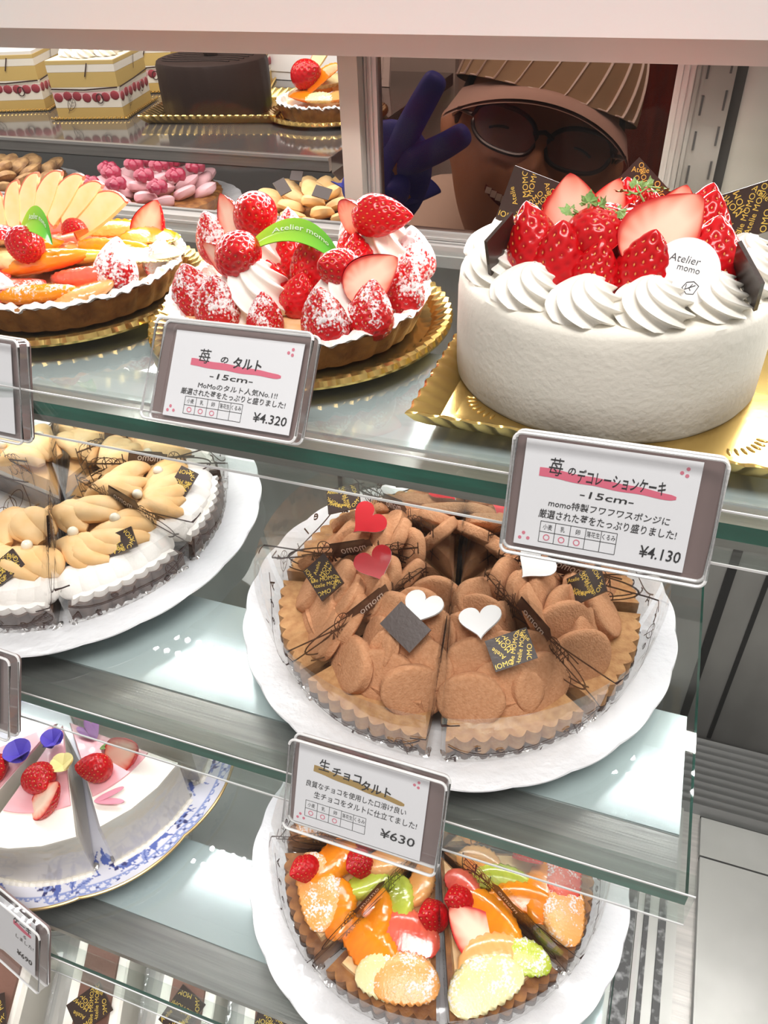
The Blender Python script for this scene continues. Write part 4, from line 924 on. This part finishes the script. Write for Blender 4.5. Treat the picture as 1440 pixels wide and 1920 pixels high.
pink_slice(*BC, ZB, -112, 'white cake slice with pink top at far left, cut by the picture edge', 43, [(.060, .004, (70, 0, 40), 1.0, 'whole', 3)], [('blue_flower', .040, .010, 'petal_blue', 5, .012, .008, 10, 40), ('flower_petal', .084, .012, 'petal_pink', 2, .018, .003, 40, 6)])
pink_slice(*BC, ZB, 23, 'plain white cake slice at back right, under the shelf rail', 44, [], []); pink_slice(*BC, ZB, 68, 'plain white cake slice at the back of the blue patterned plate', 45, [], []); pink_slice(*BC, ZB, 113, 'plain white cake slice at back left of the blue patterned plate', 46, [], [])

# chocolate mousse cakes on the deck below
def mousse(x, y, z, rz, label, seed, L=.085, W=.042, Hh=.052):
    t = thing('chocolate_cake_slice', label, 'cake slice', (x, y, z), math.radians(rz), 'wrapped chocolate cakes on the bottom deck')
    obj('cake_body', BX(((-W / 2, -L / 2, .0008), (W / 2, L / 2, Hh - .004))), 'cream', t, False)
    obj('chocolate_top', BX(((-W * .30, -L / 2 + .001, Hh - .004), (W * .30, L / 2 - .001, Hh))), 'kraft', t, False)
    plaque(t, (0, -L * .22, Hh + .006), R_face(loc_n(rz, (.1, -.5, .8)), (0, 0, 1), 20 * seed), .028, .022, seed=seed)
    b = M(); w, l = W / 2 + .001, L / 2 + .001
    for q in ((-w, -l, w, -l), (w, -l, w, l), (w, l, -w, l), (-w, l, -w, -l)): b.add([(q[0], q[1], .001), (q[2], q[3], .001), (q[2] * 1.06, q[3] * 1.03, Hh + .012), (q[0] * 1.06, q[1] * 1.03, Hh + .012)], [(0, 1, 2, 3)])
    f = obj('wrapping_film', b, 'film', t, False); b = M()
    text(b, 'momo', 0, .022, h=.006, w=.022, fn=lambda u, v: np.array([u, -l - .0016 - v * .02, v])); put('film_print', b.mesh('film_print', 'film_print', False), f)
    obj('foil_base', BX(((-w - .002, -l - .002, .0), (w + .002, l + .002, .0008)), ((-w - .002, -l - .002, .0), (w + .002, -l - .0012, .008))), 'foil', t, False)
for k, (x, y, rz, lb) in enumerate([(-.372, -.140, 24, 'wrapped chocolate cake on the bottom deck, nearest the left corner'), (-.303, -.112, 24, 'wrapped chocolate cake on the bottom deck, second from the left'), (-.236, -.092, 20, 'wrapped chocolate cake on the bottom deck, under the lowest shelf rail'),
                                    (-.172, -.078, 20, 'wrapped chocolate cake on the bottom deck, behind the lowest rail at right'), (-.395, -.035, 24, 'wrapped chocolate cake at back left of the bottom deck'), (-.325, -.010, 24, 'wrapped chocolate cake at back right of the bottom deck')]):
    mousse(x, y, -.491, rz, lb, k + 1)

# ------------------------------------------------------------------ price cards
def price_card(pos, yaw, tilt, roll, W, H, mx, label, words=None, stroke='pink_ink', D=.0085):
    """front face outline W x H in local x,z; pos = middle of the lower front edge"""
    t = thing('price_card', label, 'price card', pos, 0, 'price cards in acrylic holders')
    Mx = Matrix.Rotation(yaw, 3, 'Z') @ Matrix.Rotation(-tilt, 3, 'X') @ Matrix.Rotation(-roll, 3, 'Y'); t.rotation_euler = Mx.to_euler()
    r = .003; out = []
    for cx, cz, a0 in ((W / 2 - r, r, -90), (W / 2 - r, H - r, 0), (-W / 2 + r, H - r, 90), (-W / 2 + r, r, 180)):
        for k in range(5): a = math.radians(a0 + k * 22.5); out.append((cx + r * math.cos(a), cz + r * math.sin(a)))
    out = np.array(out); n = len(out)
    T90 = Matrix.Rotation(PI / 2, 4, 'X')  # (x,y,z)->(x,-z,y)
    b = M(); b.prism(out, -D + .0018, 0, 0, None, 1, T=T90); obj('acrylic_block', b, 'acrylic', t, True, 35)
    b = M()
    for yy in (.0002, D - .002): b.tube(np.c_[out[:, 0], np.full(n, yy), out[:, 1]], .0007, 6, closed=True)
    obj('acrylic_rim', b, 'acrylic_edge', t)
    b = M(); b.prism(out * [.995, .99] + [0, H * .005], -D, -D + .0016, 0, None, 1, T=T90); obj('backing', b, 'backing', t, True, 35)
    x0, x1, z0, z1 = mx; x0, x1, z0, z1 = -W / 2 + x0 * W, W / 2 - x1 * W, z0 * H, H - z1 * H
    yp = D - .0034; pw, ph = x1 - x0, z1 - z0
    pp = obj('paper_card', BX(((x0, yp, z0), (x1, yp + .0003, z1))), 'paper', t, False)
    if not words: return t
    P = lambda u, v: (x0 + u * pw, z1 - v * ph)
    def fl(name, mb, m):
        for v in mb.v: v[:, 2], v[:, 1] = v[:, 1].copy(), yp - .00015 - v[:, 2]
        put(name, mb.mesh(name, m, False), pp)
    s = pw
    if 'stroke' in words:
        b = M(); u0, u1, v0, v1 = words['stroke']; u = np.linspace(u0, u1, 30)
        ribbon(b, [P(a, v0 + (v1 - v0) * (a - u0) / (u1 - u0) + .004 * math.sin(a * 25)) for a in u], ph * .075 * np.interp(np.linspace(0, 1, 30), [0, .03, .5, .96, 1], [1.05, 1.1, 1.0, .72, .35])); fl('highlight_stroke', b, stroke)
    def rows(name, L, m='ink'):
        b = M()
        for body, u, v, w, h, bold in L:
            x, z = P(u, v); text(b, body, x, z, h=h * ph, w=w * pw, bold=bold, shear=.08, z=.0001)
        fl(name, b, m)
    if 'title' in words: rows('title_text', words['title'])
    rows('description_text', words['lines']); 
    if 'price' in words: rows('price_text', words['price'])
    b = M()
    for u, v in ((.925, .075), (.895, .115), (.925, .135), (.055, .885), (.035, .935), (.085, .93)):
        if u < words.get('umin', 0): continue
        x, z = P(u, v); disc2d(b, x, z, .011 * pw, n=12)
    fl('corner_dots', b, 'red_ink')
    if words.get('table'):
        u0, u1, v0, v1 = words['table']; b = M()
        for k in range(6): ribbon(b, [P(u0 + (u1 - u0) * k / 5, v0), P(u0 + (u1 - u0) * k / 5, v1)], .00022)
        for v in (v0, (v0 + v1) / 2, v1): ribbon(b, [P(u0, v), P(u1, v)], .00022)
        for k, bd in enumerate(('小麦', '乳', '卵', '落花生', 'くるみ')):
            x, z = P(u0 + (u1 - u0) * (k + .5) / 5, v0 + (v1 - v0) * .25); wd_ = (u1 - u0) / 5 * pw
            text(b, bd, x, z, h=.052 * ph, w=wd_ * (.3, .62, .85)[min(len(bd), 3) - 1])
        fl('allergen_table', b, 'ink'); b = M()
        for k in range(3):
            x, z = P(u0 + (u1 - u0) * (k + .5) / 5, v0 + (v1 - v0) * .75); ribbon(b, circle(x, z, .017 * pw, .026 * ph, 20), .0004)
        fl('allergen_marks', b, 'red_ink')
    return t
rad = math.radians
price_card((-.1763, -.0095, .0131), rad(-8.6), rad(37.7), rad(5.3), .0838, .0472, (.10, .075, .065, .085), 'price card for the strawberry tart, marked ¥4.320, on the top shelf edge',
           dict(title=[('苺', .265, .265, .095, .165, .0), ('の', .425, .28, .06, .07, .015), ('タルト', .605, .295, .22, .13, .02)], stroke=(.16, .87, .345, .385),
                lines=[('-15cm-', .50, .475, .34, .062, .006), ('MoMoのタルト人気No.1!!', .56, .595, .62, .072, .0), ('厳選された苺をたっぷりと盛りました!', .53, .685, .82, .075, .004)],
                price=[('¥4.320', .845, .86, .25, .105, .008)], table=(.165, .625, .745, .945)))
price_card((-.0027, -.0245, -.0097), rad(-.9), rad(22.1), rad(1.6), .0777, .0488, (.055, .105, .055, .055), 'price card for the white strawberry cake, marked ¥4.130, the largest in view',
           dict(title=[('苺', .195, .225, .085, .165, .0), ('の', .29, .245, .045, .07, .015), ('デコレーションケーキ', .575, .275, .50, .13, .012)], stroke=(.10, .89, .285, .345),
                lines=[('-15cm-', .51, .435, .31, .062, .006), ('momo特製フワフワスポンジに', .53, .56, .70, .075, .004), ('厳選された苺をたっぷり盛りました!', .53, .67, .80, .085, .004)],
                price=[('¥4.130', .86, .865, .23, .11, .008)], table=(.15, .605, .745, .945)))
price_card((-.0855, -.0925, -.1521), rad(-1.9), rad(25.9), rad(1.8), .0767, .0474, (.04, .115, .035, .065), 'price card for the chocolate tart, marked ¥630, on the middle shelf edge',
           dict(title=[('生', .21, .20, .085, .14, .008), ('チョコ', .39, .245, .23, .115, .02), ('タルト', .62, .30, .23, .125, .02)], stroke=(.13, .84, .27, .385),
                lines=[('良質なチョコを使用した口溶け良い', .47, .47, .78, .08, .002), ('生チョコをタルトに仕立てました!', .55, .59, .80, .085, .002)],
                price=[('¥630', .82, .80, .26, .11, .008)], table=(.09, .57, .69, .89)), 'ochre_ink')
price_card((-.3320, -.0095, -.0170), rad(-4), rad(22), rad(2), .0838, .052, (.10, .12, .06, .06), 'blank edge of a price card on the top shelf, cut by the left picture edge')
price_card((-.3225, -.0925, -.1535), rad(-4), rad(26), rad(2), .0767, .0474, (.10, .16, .06, .06), 'blank edge of a price card on the middle shelf, cut by the left picture edge')
price_card((-.3180, -.1470, -.3290), rad(-14), rad(22), rad(2), .0767, .0474, (.04, .14, .06, .06), 'price card marked ¥690 on the lowest shelf edge, cut by the left edge',
           dict(lines=[('ケーキ', .80, .22, .28, .12, .02), ('る', .84, .40, .05, .06, .004), ('しました!', .84, .50, .28, .07, .004)], price=[('¥690', .84, .80, .24, .10, .02)], stroke=(.66, .94, .28, .31), umin=.9))

# ------------------------------------------------------------------ second display behind the left door
RX0, RX1 = -1.25, -.334
def rear_shelf(z, label):
    t = thing('rear_shelf', label, 'shelf', ((RX0 + RX1) / 2, .72, z - .016)); cx = (RX0 + RX1) / 2
    obj('shelf_board', BX(((RX0 - cx, -.215, 0), (RX1 - cx, .24, .0155))), 'dark_shelf', t, False)
    obj('front_bar', BX(((RX0 - cx, -.2215, .003), (RX1 - cx, -.215, .016))), 'steel', t, False)
    obj('bright_edge', BX(((RX0 - cx, -.223, .0135), (RX1 - cx, -.2215, .0165))), 'alu', t, False)
rear_shelf(-.008, 'upper dark glass shelf of the second display, with the dark chocolate cake'); rear_shelf(-.155, 'lower dark glass shelf of the second display, with raspberry cream cake')
t = thing('rear_cabinet', 'pale cabinet body of the second display behind the left door', 'cabinet', (-.77, .97, -.96))
obj('back_board', BX(((-.48, 0, 0), (.436, .02, 1.06))), 'wall_pale', t, False); obj('base_box', BX(((-.48, -.46, 0), (.436, -.01, .60))), 'steel_wall', t, False); obj('end_board', BX(((.420, -.22, .6), (.436, 0, .765))), 'wall_pale', t, False)
ZR = -.008
def square_cake(x, y, rz, label, decorated, w=.082, l=.10, h=.062):
    t = thing('layer_cake', label, 'cake', (x, y, ZR + .0002), rad(rz), 'square layer cakes on the rear shelf')
    L = [(.0, .18, (206, 172, 98)), (.18, .34, (240, 232, 215)), (.34, .46, (230, 190, 190)), (.46, .54, (240, 232, 215)), (.54, .80, (208, 178, 106)), (.80, .93, (242, 236, 222)), (.93, 1, (212, 184, 116))]
    b = M(); b.box((-w / 2, -l / 2, .001), (w / 2, l / 2, h), c=lin((236, 226, 205)))
    for a0, a1, c in L:
        e = .0004; b.box((-w / 2 - e, -l / 2 - e, .001 + h * a0 * .98), (w / 2 + e, l / 2 + e, .001 + h * a1 * .98 - .0004), c=lin(c))
    g = random.Random(int(x * 1000))
    for k in range(7):
        b.blob((-w / 2 + w * (k + .5) / 7, -l / 2 - .0006, h * .36 + .003 * g.random()), (.0055, .0012, .005), 7, c=lin((150, 50, 60))); b.blob((w / 2 + .0006, -l / 2 + l * (k + .5) / 7, h * .36 + .003 * g.random()), (.0012, .006, .005), 7, c=lin((150, 60, 66)))
    obj('sponge_layers', b, 'sponge', t, True, 30)
    b = M(); e = .0022
    P = lambda u, v: np.array([u, -l / 2 - e, v]); Q = lambda u, v: np.array([w / 2 + e, u, v])
    ribbon(b, [(-w / 2, h * .52), (0, h * .5), (w / 2, h * .54)], .0016, fn=P); ribbon(b, [(-l / 2, h * .54), (0, h * .56), (l / 2, h * .6)], .0016, fn=Q)
    for fn, W2 in ((P, w), (Q, l)):
        leaf2d(b, -W2 * .25, h * .25, .007, 1, fn); ribbon(b, circle(W2 * .2, h * .35, .004, .005), .0012, fn=fn); ribbon(b, [(W2 * .05, h * .72), (W2 * .12, h * .95)], .0014, fn=fn)
    obj('film_print', b, 'film_print', t, False)
    obj('gold_card', BX(((-w / 2 - .006, -l / 2 - .006, 0), (w / 2 + .006, l / 2 + .006, .001))), 'gold', t, False)
    bd = M()
    for k in range(20):
        bd.blob((-w / 2 - .006 + (w + .012) * k / 19, -l / 2 - .006, .0015), (.0022, .0016, .0018), 5); bd.blob((w / 2 + .006, -l / 2 - .006 + (l + .012) * k / 19, .0015), (.0016, .0022, .0018), 5)
    obj('beaded_edge', bd, 'gold', t)
    if decorated:
        for k, (a, c) in enumerate(((-.02, -.02), (.0, -.03), (.022, -.02), (-.02, .01), (.02, .01))): obj('cream_rosette', rosette(.013, .016), 'rosette', t, loc=(a, c, h))
        straw(t, (-.004, -.006, h + .016), (60, 0, 30), 1, 'whole', 0, 'berry'); fruit('orange_segment', t, (.020, -.002, h + .014), (0, -30, 40), 'orange', .014, .008, .007)
    else:
        obj('cream_top', BX(((-w / 2, -l / 2, h), (w / 2, l / 2, h + .003))), 'rosette', t, False)
square_cake(-.700, .650, 14, 'square layered fruit cake crowned with cream and fruit, on the rear shelf', True)
square_cake(-.835, .665, 20, 'square layered sponge cake at the far left of the rear shelf', False); square_cake(-.60, .815, 20, 'square layered sponge cake between the decorated cake and the chocolate cake', False); square_cake(-.725, .80, 20, 'square layered sponge cake behind the decorated cake', False, h=.058)
gold_square(-.545, .678, ZR, .082, .078, 'square gold tray under the dark chocolate cake on the rear shelf', rad(12), 18)
t = thing('chocolate_cake', 'dark chocolate glazed round cake on a square gold tray, rear shelf', 'cake', (-.552, .672, ZR + .0012))
obj('cake_body', M().lathe([(0, 0), (.064, 0), (.0655, .003), (.066, .03), (.066, .052), (.0645, .056), (.060, .0575), (0, .058)], 120, rf=lambda th, k: 1 + .006 * np.sin(23 * th + k) * (k < 6)), 'choc_glaze', t)
b = M()
for k in range(9): b.tube([(x, -.05 + .012 * k + .006 * math.sin(x * 60), .0583) for x in np.linspace(-.05, .05, 14) if x * x + (-.05 + .012 * k) ** 2 < .0034], .0012, 6, flat=.4) if abs(-.05 + .012 * k) < .05 else None
obj('glaze_ripples', b, 'choc_glaze', t); obj('glaze_knob', M().blob((0, .0, .064), (.009, .008, .009), 10, noise=.15), 'choc', t)
T = thing('fruit_tart', 'small fruit tart with orange and cherry red slices on a round gold tray, rear shelf', 'tart', (-.405, .668, ZR + .0013))
tart_shell(T, .058, .016)
for k in range(9):
    a = 2 * PI * k / 9; fruit('fruit_piece', T, (.034 * math.cos(a), .034 * math.sin(a), .024), (0, 0, math.degrees(a) + 90), ('orange', 'pear', 'peach')[k % 3], .018, .010, .009, k % 3 == 1)
fruit('orange_segment', T, (.002, -.012, .042), (20, -35, 20), 'orange', .024, .011, .009); fruit('peach_piece', T, (.0, .01, .034), (0, 0, 60), 'pear', .024, .016, .012)
straw(T, (-.014, -.016, .046), (40, 60, 20), 1.3, 'whole', 1, 'berry'); apple(T, (-.006, .012, .056), .018, .013, .0035, R_face((.1, -.8, .58), (0, 0, 1), 60))
gold_round(-.405, .668, ZR, .071, 'round gold tray under the small fruit tart on the rear shelf', 48)
b = M(); b.box((-.11, 0, 0), (.11, .004, .075)); b.box((-.10, -.0015, .01), (.10, 0, .065))
t = obj('serving_tray', b, 'white_paint', None, False, loc=(-.50, .86, ZR + .0002), rot=(rad(-10), 0, rad(-8))); tag(t, 'white rectangular tray leaning behind the dark chocolate cake', 'tray')
ZL = -.155
def low_cake(x, y, label, m, kind):
    white_plate(x, y, ZL, .125, 'white scalloped plate on the lower rear shelf, under the ' + kind)
    t = thing('cream_cake', label, 'cake', (x, y, ZL + .0036), 0, 'whole cakes on the lower rear shelf')
    obj('crust', M().lathe([(0, 0), (.092, 0), (.098, .02), (.094, .022), (0, .022)], 120, rf=lambda th, k: 1 + .012 * np.cos(36 * th)), 'crust', t)
    b = M(); g = random.Random(len(kind))
    for k in range(26):
        a, r = k * 2.4, .088 * math.sqrt((k + .5) / 26); R3 = Matrix.Rotation(a, 3, 'Z') @ Matrix.Rotation(-.45, 3, 'Y')
        b.blob((r * math.cos(a), r * math.sin(a), .026 + .016 * (1 - r / .09)), (.020, .016, .008), 8, R=R3, noise=.08, seed=k)
    obj('cream_topping', b, m, t)
    return t
t = low_cake(-.705, .715, 'pink cream cake scattered with raspberries on the lower rear shelf', 'pink_cream', 'raspberry cake')
for k in range(13):
    a, r = k * 2.39 + .4, .082 * math.sqrt((k + .6) / 13); b = M()
    for q in range(5): b.blob((r * math.cos(a) + .007 * math.cos(q * 1.26), r * math.sin(a) + .007 * math.sin(q * 1.26), .047 + .016 * (1 - r / .09)), (.0075, .0075, .008), 7, noise=.1, seed=q)
    obj('raspberry', b, 'raspberry', t)
t = low_cake(-.975, .715, 'brown strand cream cake at the far left of the lower rear shelf', 'mont', 'brown cream cake')
t = low_cake(-.445, .715, 'pale caramel cream cake at the right end of the lower rear shelf', 'caramel', 'caramel cake')
for k in range(5): plaque(t, (.05 * math.cos(k * 1.3), .05 * math.sin(k * 1.3), .055), R_face((.2, -.6, .8), (0, 0, 1), 40 * k), .022, .016, seed=k, txt=False)
# kitchen cabinet far behind the glove
t = thing('kitchen_cabinet', 'beige cabinet with dark top at the back of the kitchen, beside the glove', 'cabinet', (-.62, 1.26, -.96))
obj('cabinet_body', BX(((-.28, -.16, 0), (.28, .18, 1.02))), 'cabinet', t, False); obj('cabinet_top', BX(((-.29, -.17, 1.02), (.29, .19, 1.09))), 'wood', t, False); obj('door_panel', BX(((-.25, -.168, .1), (.25, -.16, .95))), 'cabinet', t, False)

# ------------------------------------------------------------------ the man behind the smoked glass
def skin_mesh(chains, sub=2):
    """chains: list of lists of (x,y,z,r); shared first points are merged into one skeleton"""
    me = bpy.data.meshes.new('skeleton'); V = []; E = []; Rr = []; idx = {}
    for ch in chains:
        prev = None
        for x, y, z, r in ch:
            k = (round(x, 4), round(y, 4), round(z, 4))
            if k not in idx: idx[k] = len(V); V.append((x, y, z)); Rr.append(r)
            i = idx[k]
            if prev is not None and prev != i: E.append((prev, i))
            prev = i
    me.from_pydata(V, E, []); o = bpy.data.objects.new('skeleton', me); COL.objects.link(o)
    sk = o.modifiers.new('s', 'SKIN'); sk.use_smooth_shade = True; sb = o.modifiers.new('d', 'SUBSURF'); sb.levels = sub; sb.render_levels = sub
    for i, r in enumerate(Rr): me.skin_vertices[0].data[i].radius = (r, r)
    me.skin_vertices[0].data[0].use_root = True
    dg = bpy.context.evaluated_depsgraph_get(); dg.update(); ev = bpy.data.meshes.new_from_object(o.evaluated_get(dg))
    v = np.array([q.co[:] for q in ev.vertices]); f = [tuple(p_.vertices) for p_ in ev.polygons]
    bpy.data.objects.remove(o); bpy.data.meshes.remove(ev)
    return v, f
HC = Vector((-.1406, .535, -.0008)); FL = -.96
PB = Vector((-.16, 1.06, FL))
man = thing('person', 'man in striped cap, glasses and blue glove making a peace sign behind the glass', 'person', tuple(PB))
HR = Matrix.Rotation(rad(10), 4, 'Z') @ Matrix.Rotation(rad(15), 4, 'Y') @ Matrix.Rotation(rad(-14), 4, 'X')
HT = Matrix.Translation(HC - PB) @ HR
def head(mb):
    nu, nv = 150, 110; u = np.linspace(0, 2 * PI, nu, endpoint=False)[:, None]; w = np.linspace(-PI / 2, PI / 2, nv)[None]
    D = np.stack([np.cos(w) * np.sin(u), -np.cos(w) * np.cos(u), np.sin(w) * np.ones_like(u)], -1)
    P = D * np.array([.075, .095, .115]); P[..., 2] *= np.where(D[..., 2] < 0, .92, 1)
    P[..., 0] *= 1 - .22 * np.clip(-D[..., 2] - .1, 0, 1) ** 1.0 * 1.1; P[..., 1] *= 1 - .10 * np.clip(-D[..., 2], 0, 1) * (D[..., 1] > 0)
    def bump(d, s, a, dirn=None):
        d = np.array(d, float); d /= np.linalg.norm(d); k = np.exp(-((D - d) ** 2).sum(-1) / (2 * s * s))[..., None]
        P[...] = P + k * a * (np.array(dirn, float) if dirn is not None else D)
    bump((0, -1, .02), .07, .006, (0, -1, 0)); bump((0, -1, -.05), .065, .012, (0, -1, 0)); bump((0, -1, -.14), .065, .021, (0, -1, -.1)); bump((.14, -1, -.17), .05, .010, (0, -1, 0)); bump((-.14, -1, -.17), .05, .010, (0, -1, 0))
    for s_ in (-1, 1):
        bump((s_ * .36, -.95, .10), .11, -.008, (0, -1, 0)); bump((s_ * .34, -.95, .26), .14, .005, (0, -1, 0)); bump((s_ * .50, -.85, -.18), .16, .009, (0, -1, 0)); bump((s_ * .35, -.95, .08), .06, .005, (0, -1, 0))
        bump((s_, .05, -.02), .12, .012); bump((s_, .14, .10), .08, .010)
    bump((0, -1, -.46), .16, .007, (0, -1, 0)); bump((0, -1, -.50), .05, -.006, (0, -1, 0)); bump((0, -1, -.62), .07, .004, (0, -1, 0)); bump((0, -.8, -.85), .16, .010, (0, -1, -.3))
    v = P.reshape(-1, 3); A = np.array(HT); v = v @ A[:3, :3].T + A[:3, 3]
    mb.grid(v.reshape(nu, nv, 3), cu=True)
L_ = lambda x, y, z, r: (x - PB.x, y - PB.y, z - PB.z, r)
torso = [L_(-.16, 1.10, -.38, .13), L_(-.16, .98, -.31, .135), L_(-.16, .86, -.25, .13), L_(-.155, .745, -.185, .10)]
neck = [L_(-.155, .745, -.185, .10), L_(-.15, .665, -.125, .058), L_(-.145, .60, -.07, .050)]
armR = [L_(-.16, .86, -.25, .13), L_(-.265, .71, -.145, .068), L_(-.285, .61, -.24, .046), L_(-.276, .50, -.19, .040), L_(-.250, .395, -.07, .032), L_(-.2335, .358, -.008, .028)]
armL = [L_(-.16, .86, -.25, .13), L_(-.03, .75, -.20, .060), L_(.03, .70, -.32, .045), L_(.02, .62, -.44, .035)]
legs = [[L_(-.16, 1.10, -.38, .13), L_(-.24, 1.08, -.44, .09), L_(-.25, .92, -.60, .065), L_(-.25, 1.10, -.89, .042), L_(-.25, 1.0, -.925, .036)], [L_(-.16, 1.10, -.38, .13), L_(-.08, 1.08, -.44, .09), L_(-.07, .92, -.60, .065), L_(-.07, 1.10, -.89, .042), L_(-.07, 1.0, -.925, .036)]]
yh = .352; kx = (yh + .2632) / (.31 + .2632)
def hp(x, z, dy=0, r=.009):  # hand point given on the y = .31 plane, carried along its own depth
    return L_(x * kx, yh + dy, .2 + (z - .2) * kx, r)
WR = L_(-.2335, .358, -.008, .028)
PALM = hp(-.2050, .036, .0, .034)
hand = [[WR, hp(-.2100, .016, .002, .031), PALM],
        [PALM, hp(-.1975, .052, -.002, .0125), hp(-.1880, .066, -.003, .0098), hp(-.1755, .086, -.004, .0092), hp(-.1650, .1025, -.003, .0080)],
        [PALM, hp(-.1935, .043, -.003, .0125), hp(-.1800, .0485, -.006, .0098), hp(-.1600, .058, -.008, .0092), hp(-.1420, .0690, -.008, .0080)],
        [PALM, hp(-.2000, .030, -.004, .012), hp(-.1890, .030, -.020, .0098), hp(-.1945, .022, -.030, .009)],
        [PALM, hp(-.2060, .022, -.006, .011), hp(-.1960, .018, -.021, .0090), hp(-.2010, .011, -.028, .008)],
        [hp(-.2100, .016, .002, .031), hp(-.2240, .030, -.012, .013), hp(-.2160, .036, -.030, .0105), hp(-.2020, .034, -.036, .0088)]]
def grow(chs, d): return [[(x, y, z, r + d) for x, y, z, r in c] for c in chs]
b = M(); head(b)
v, f = skin_mesh([torso, neck, armR, armL] + legs); b.add(v, f)
v, f = skin_mesh(grow(hand, -.001)); b.add(v, f)
obj('body', b, 'skin', man, True, None)
v, f = skin_mesh(grow(hand, .0012), 3); gb = M().add(v, f)
gb.blob(hp(-.2040, .034, .001)[:3], (.033, .0150, .041), 18, e=.9, R=Matrix.Rotation(rad(22), 3, 'Y')); gb.blob(hp(-.2120, .014, .002)[:3], (.026, .018, .036), 14, R=Matrix.Rotation(rad(22), 3, 'Y'))
obj('glove', gb, 'glove', man, True, None)
v, f = skin_mesh(grow([torso, [L_(-.155, .745, -.185, .10), L_(-.15, .690, -.145, .070)], armR[:-1], armL], .010)); obj('coat', M().add(v, f), 'coat', man, True, None)
v, f = skin_mesh(grow([[L_(-.16, 1.03, -.34, .13), L_(-.16, 1.10, -.38, .13)]] + legs, .012)); obj('trousers', M().add(v, f), 'trousers', man, True, None)
def on_head(mb): return mb.xform(HT)
# cap: striped crown and a brim
b = M(); nu, nv = 90, 26; u = np.linspace(0, 2 * PI, nu, endpoint=False)[:, None]; w = np.linspace(.10, PI / 2, nv)[None]
P = np.stack([.087 * np.cos(w) ** .8 * np.sin(u), -.107 * np.cos(w) ** .8 * np.cos(u) + .004, .020 + .115 * np.sin(w) * np.ones_like(u) + .012], -1)
obj('cap_crown', on_head(M().grid(P, cu=True)), 'cap', man)
b = M()
for k in range(-5, 6):
    x0 = k * .0200; pts = []
    for s_ in np.linspace(-.2, 1.3, 26):
        ang = x0 / .085 + .0; uu = ang + .55 * (s_ - .3); ww = .10 + (PI / 2 - .12) * min(max(s_ * .75, 0), 1)
        pts.append((.0880 * math.cos(ww) ** .8 * math.sin(uu), -.1082 * math.cos(ww) ** .8 * math.cos(uu) + .004, .0325 + .1155 * math.sin(ww)))
    b.tube(pts, .0012, 6, flat=.5)
obj('cap_stripes', on_head(b), 'cap_stripe', man)
a = np.linspace(-1.25, 1.25, 40)[:, None]; q = np.linspace(0, 1, 10)[None]
BR = np.stack([(.082 + .016 * q * np.cos(a * .6)) * np.sin(a), -(.094 + .050 * q * np.cos(a) ** .8) * np.cos(a) + .004,   .050 - .015 * q - .012 * q * np.abs(np.sin(a)) ** 2 - .018 * np.abs(np.sin(a)) ** 2], -1)
obj('cap_brim', on_head(M().grid(BR).grid(BR - np.array([0, 0, .003]), flip=True)), 'brim', man)
b = M()
for s_ in (-1, 1): b.blob((s_ * .071, .012, .022), (.009, .040, .030), 10, noise=.08)
b.blob((0, .055, .0), (.066, .048, .070), 12, noise=.04)
obj('hair', on_head(b), 'hair', man)
# glasses
b = M(); lens = M()
for s_ in (-1, 1):
    c = np.array([s_ * .0325, -.104, .010]); t_ = np.linspace(0, 2 * PI, 41)[:-1]
    ring_ = np.c_[c[0] + .0275 * np.sign(np.cos(t_)) * np.abs(np.cos(t_)) ** .8, np.full(40, c[1]) + .012 * (np.abs(c[0] + .0275 * np.cos(t_)) / .06) ** 2, c[2] + .0165 * np.sign(np.sin(t_)) * np.abs(np.sin(t_)) ** .85 + .003 * s_ * np.cos(t_)]
    b.tube(ring_, .0019, 8, closed=True); lens.add(np.r_[ring_, [ring_.mean(0)]], [(i, (i + 1) % 40, 40) for i in range(40)])
    b.tube([(s_ * .061, -.093, .014), (s_ * .074, -.075, .016), (s_ * .080, .0, .012), (s_ * .078, .02, .006)], .0018, 8)
b.tube([(-.0085, -.1035, .013), (0, -.1075, .016), (.0085, -.1035, .013)], .0018, 8)
gl = obj('glasses', on_head(b), 'frame_dark', man); obj('lenses', on_head(lens), 'lens', gl, True, None)
b = M()
for s_ in (-1, 1):
    x = np.linspace(-.013, .013, 12); b.tube(np.c_[s_ * .032 + x, -.0885 + .04 * (np.abs(s_ * .032 + x) / .06) ** 2 * .25, .010 - 22 * x ** 2 + .002], .0012, 6)
obj('closed_eyes', on_head(b), 'hair', man)
b = M(); x = np.linspace(-.026, .026, 16)
top = np.c_[x, -.1035 + 11 * x ** 2, -.0390 + 7 * x ** 2]; bot = np.c_[x, -.1015 + 11 * x ** 2, -.0495 + 16 * x ** 2]
top[:, 0] -= .008; bot[:, 0] -= .008; b.grid(np.stack([top, bot], 1)); obj('mouth', on_head(b), 'mouth', man, True, None)
b = M()
for k in range(10):
    xx = -.0225 + .005 * k; b.box((xx - .0103, -.1055 + 11 * xx ** 2, -.0455 + 9 * xx ** 2), (xx - .0057, -.1025 + 11 * xx ** 2, -.0395 + 7 * xx ** 2))
obj('teeth', on_head(b), 'teeth', man, False)

bpy.data.objects.remove(_fo)
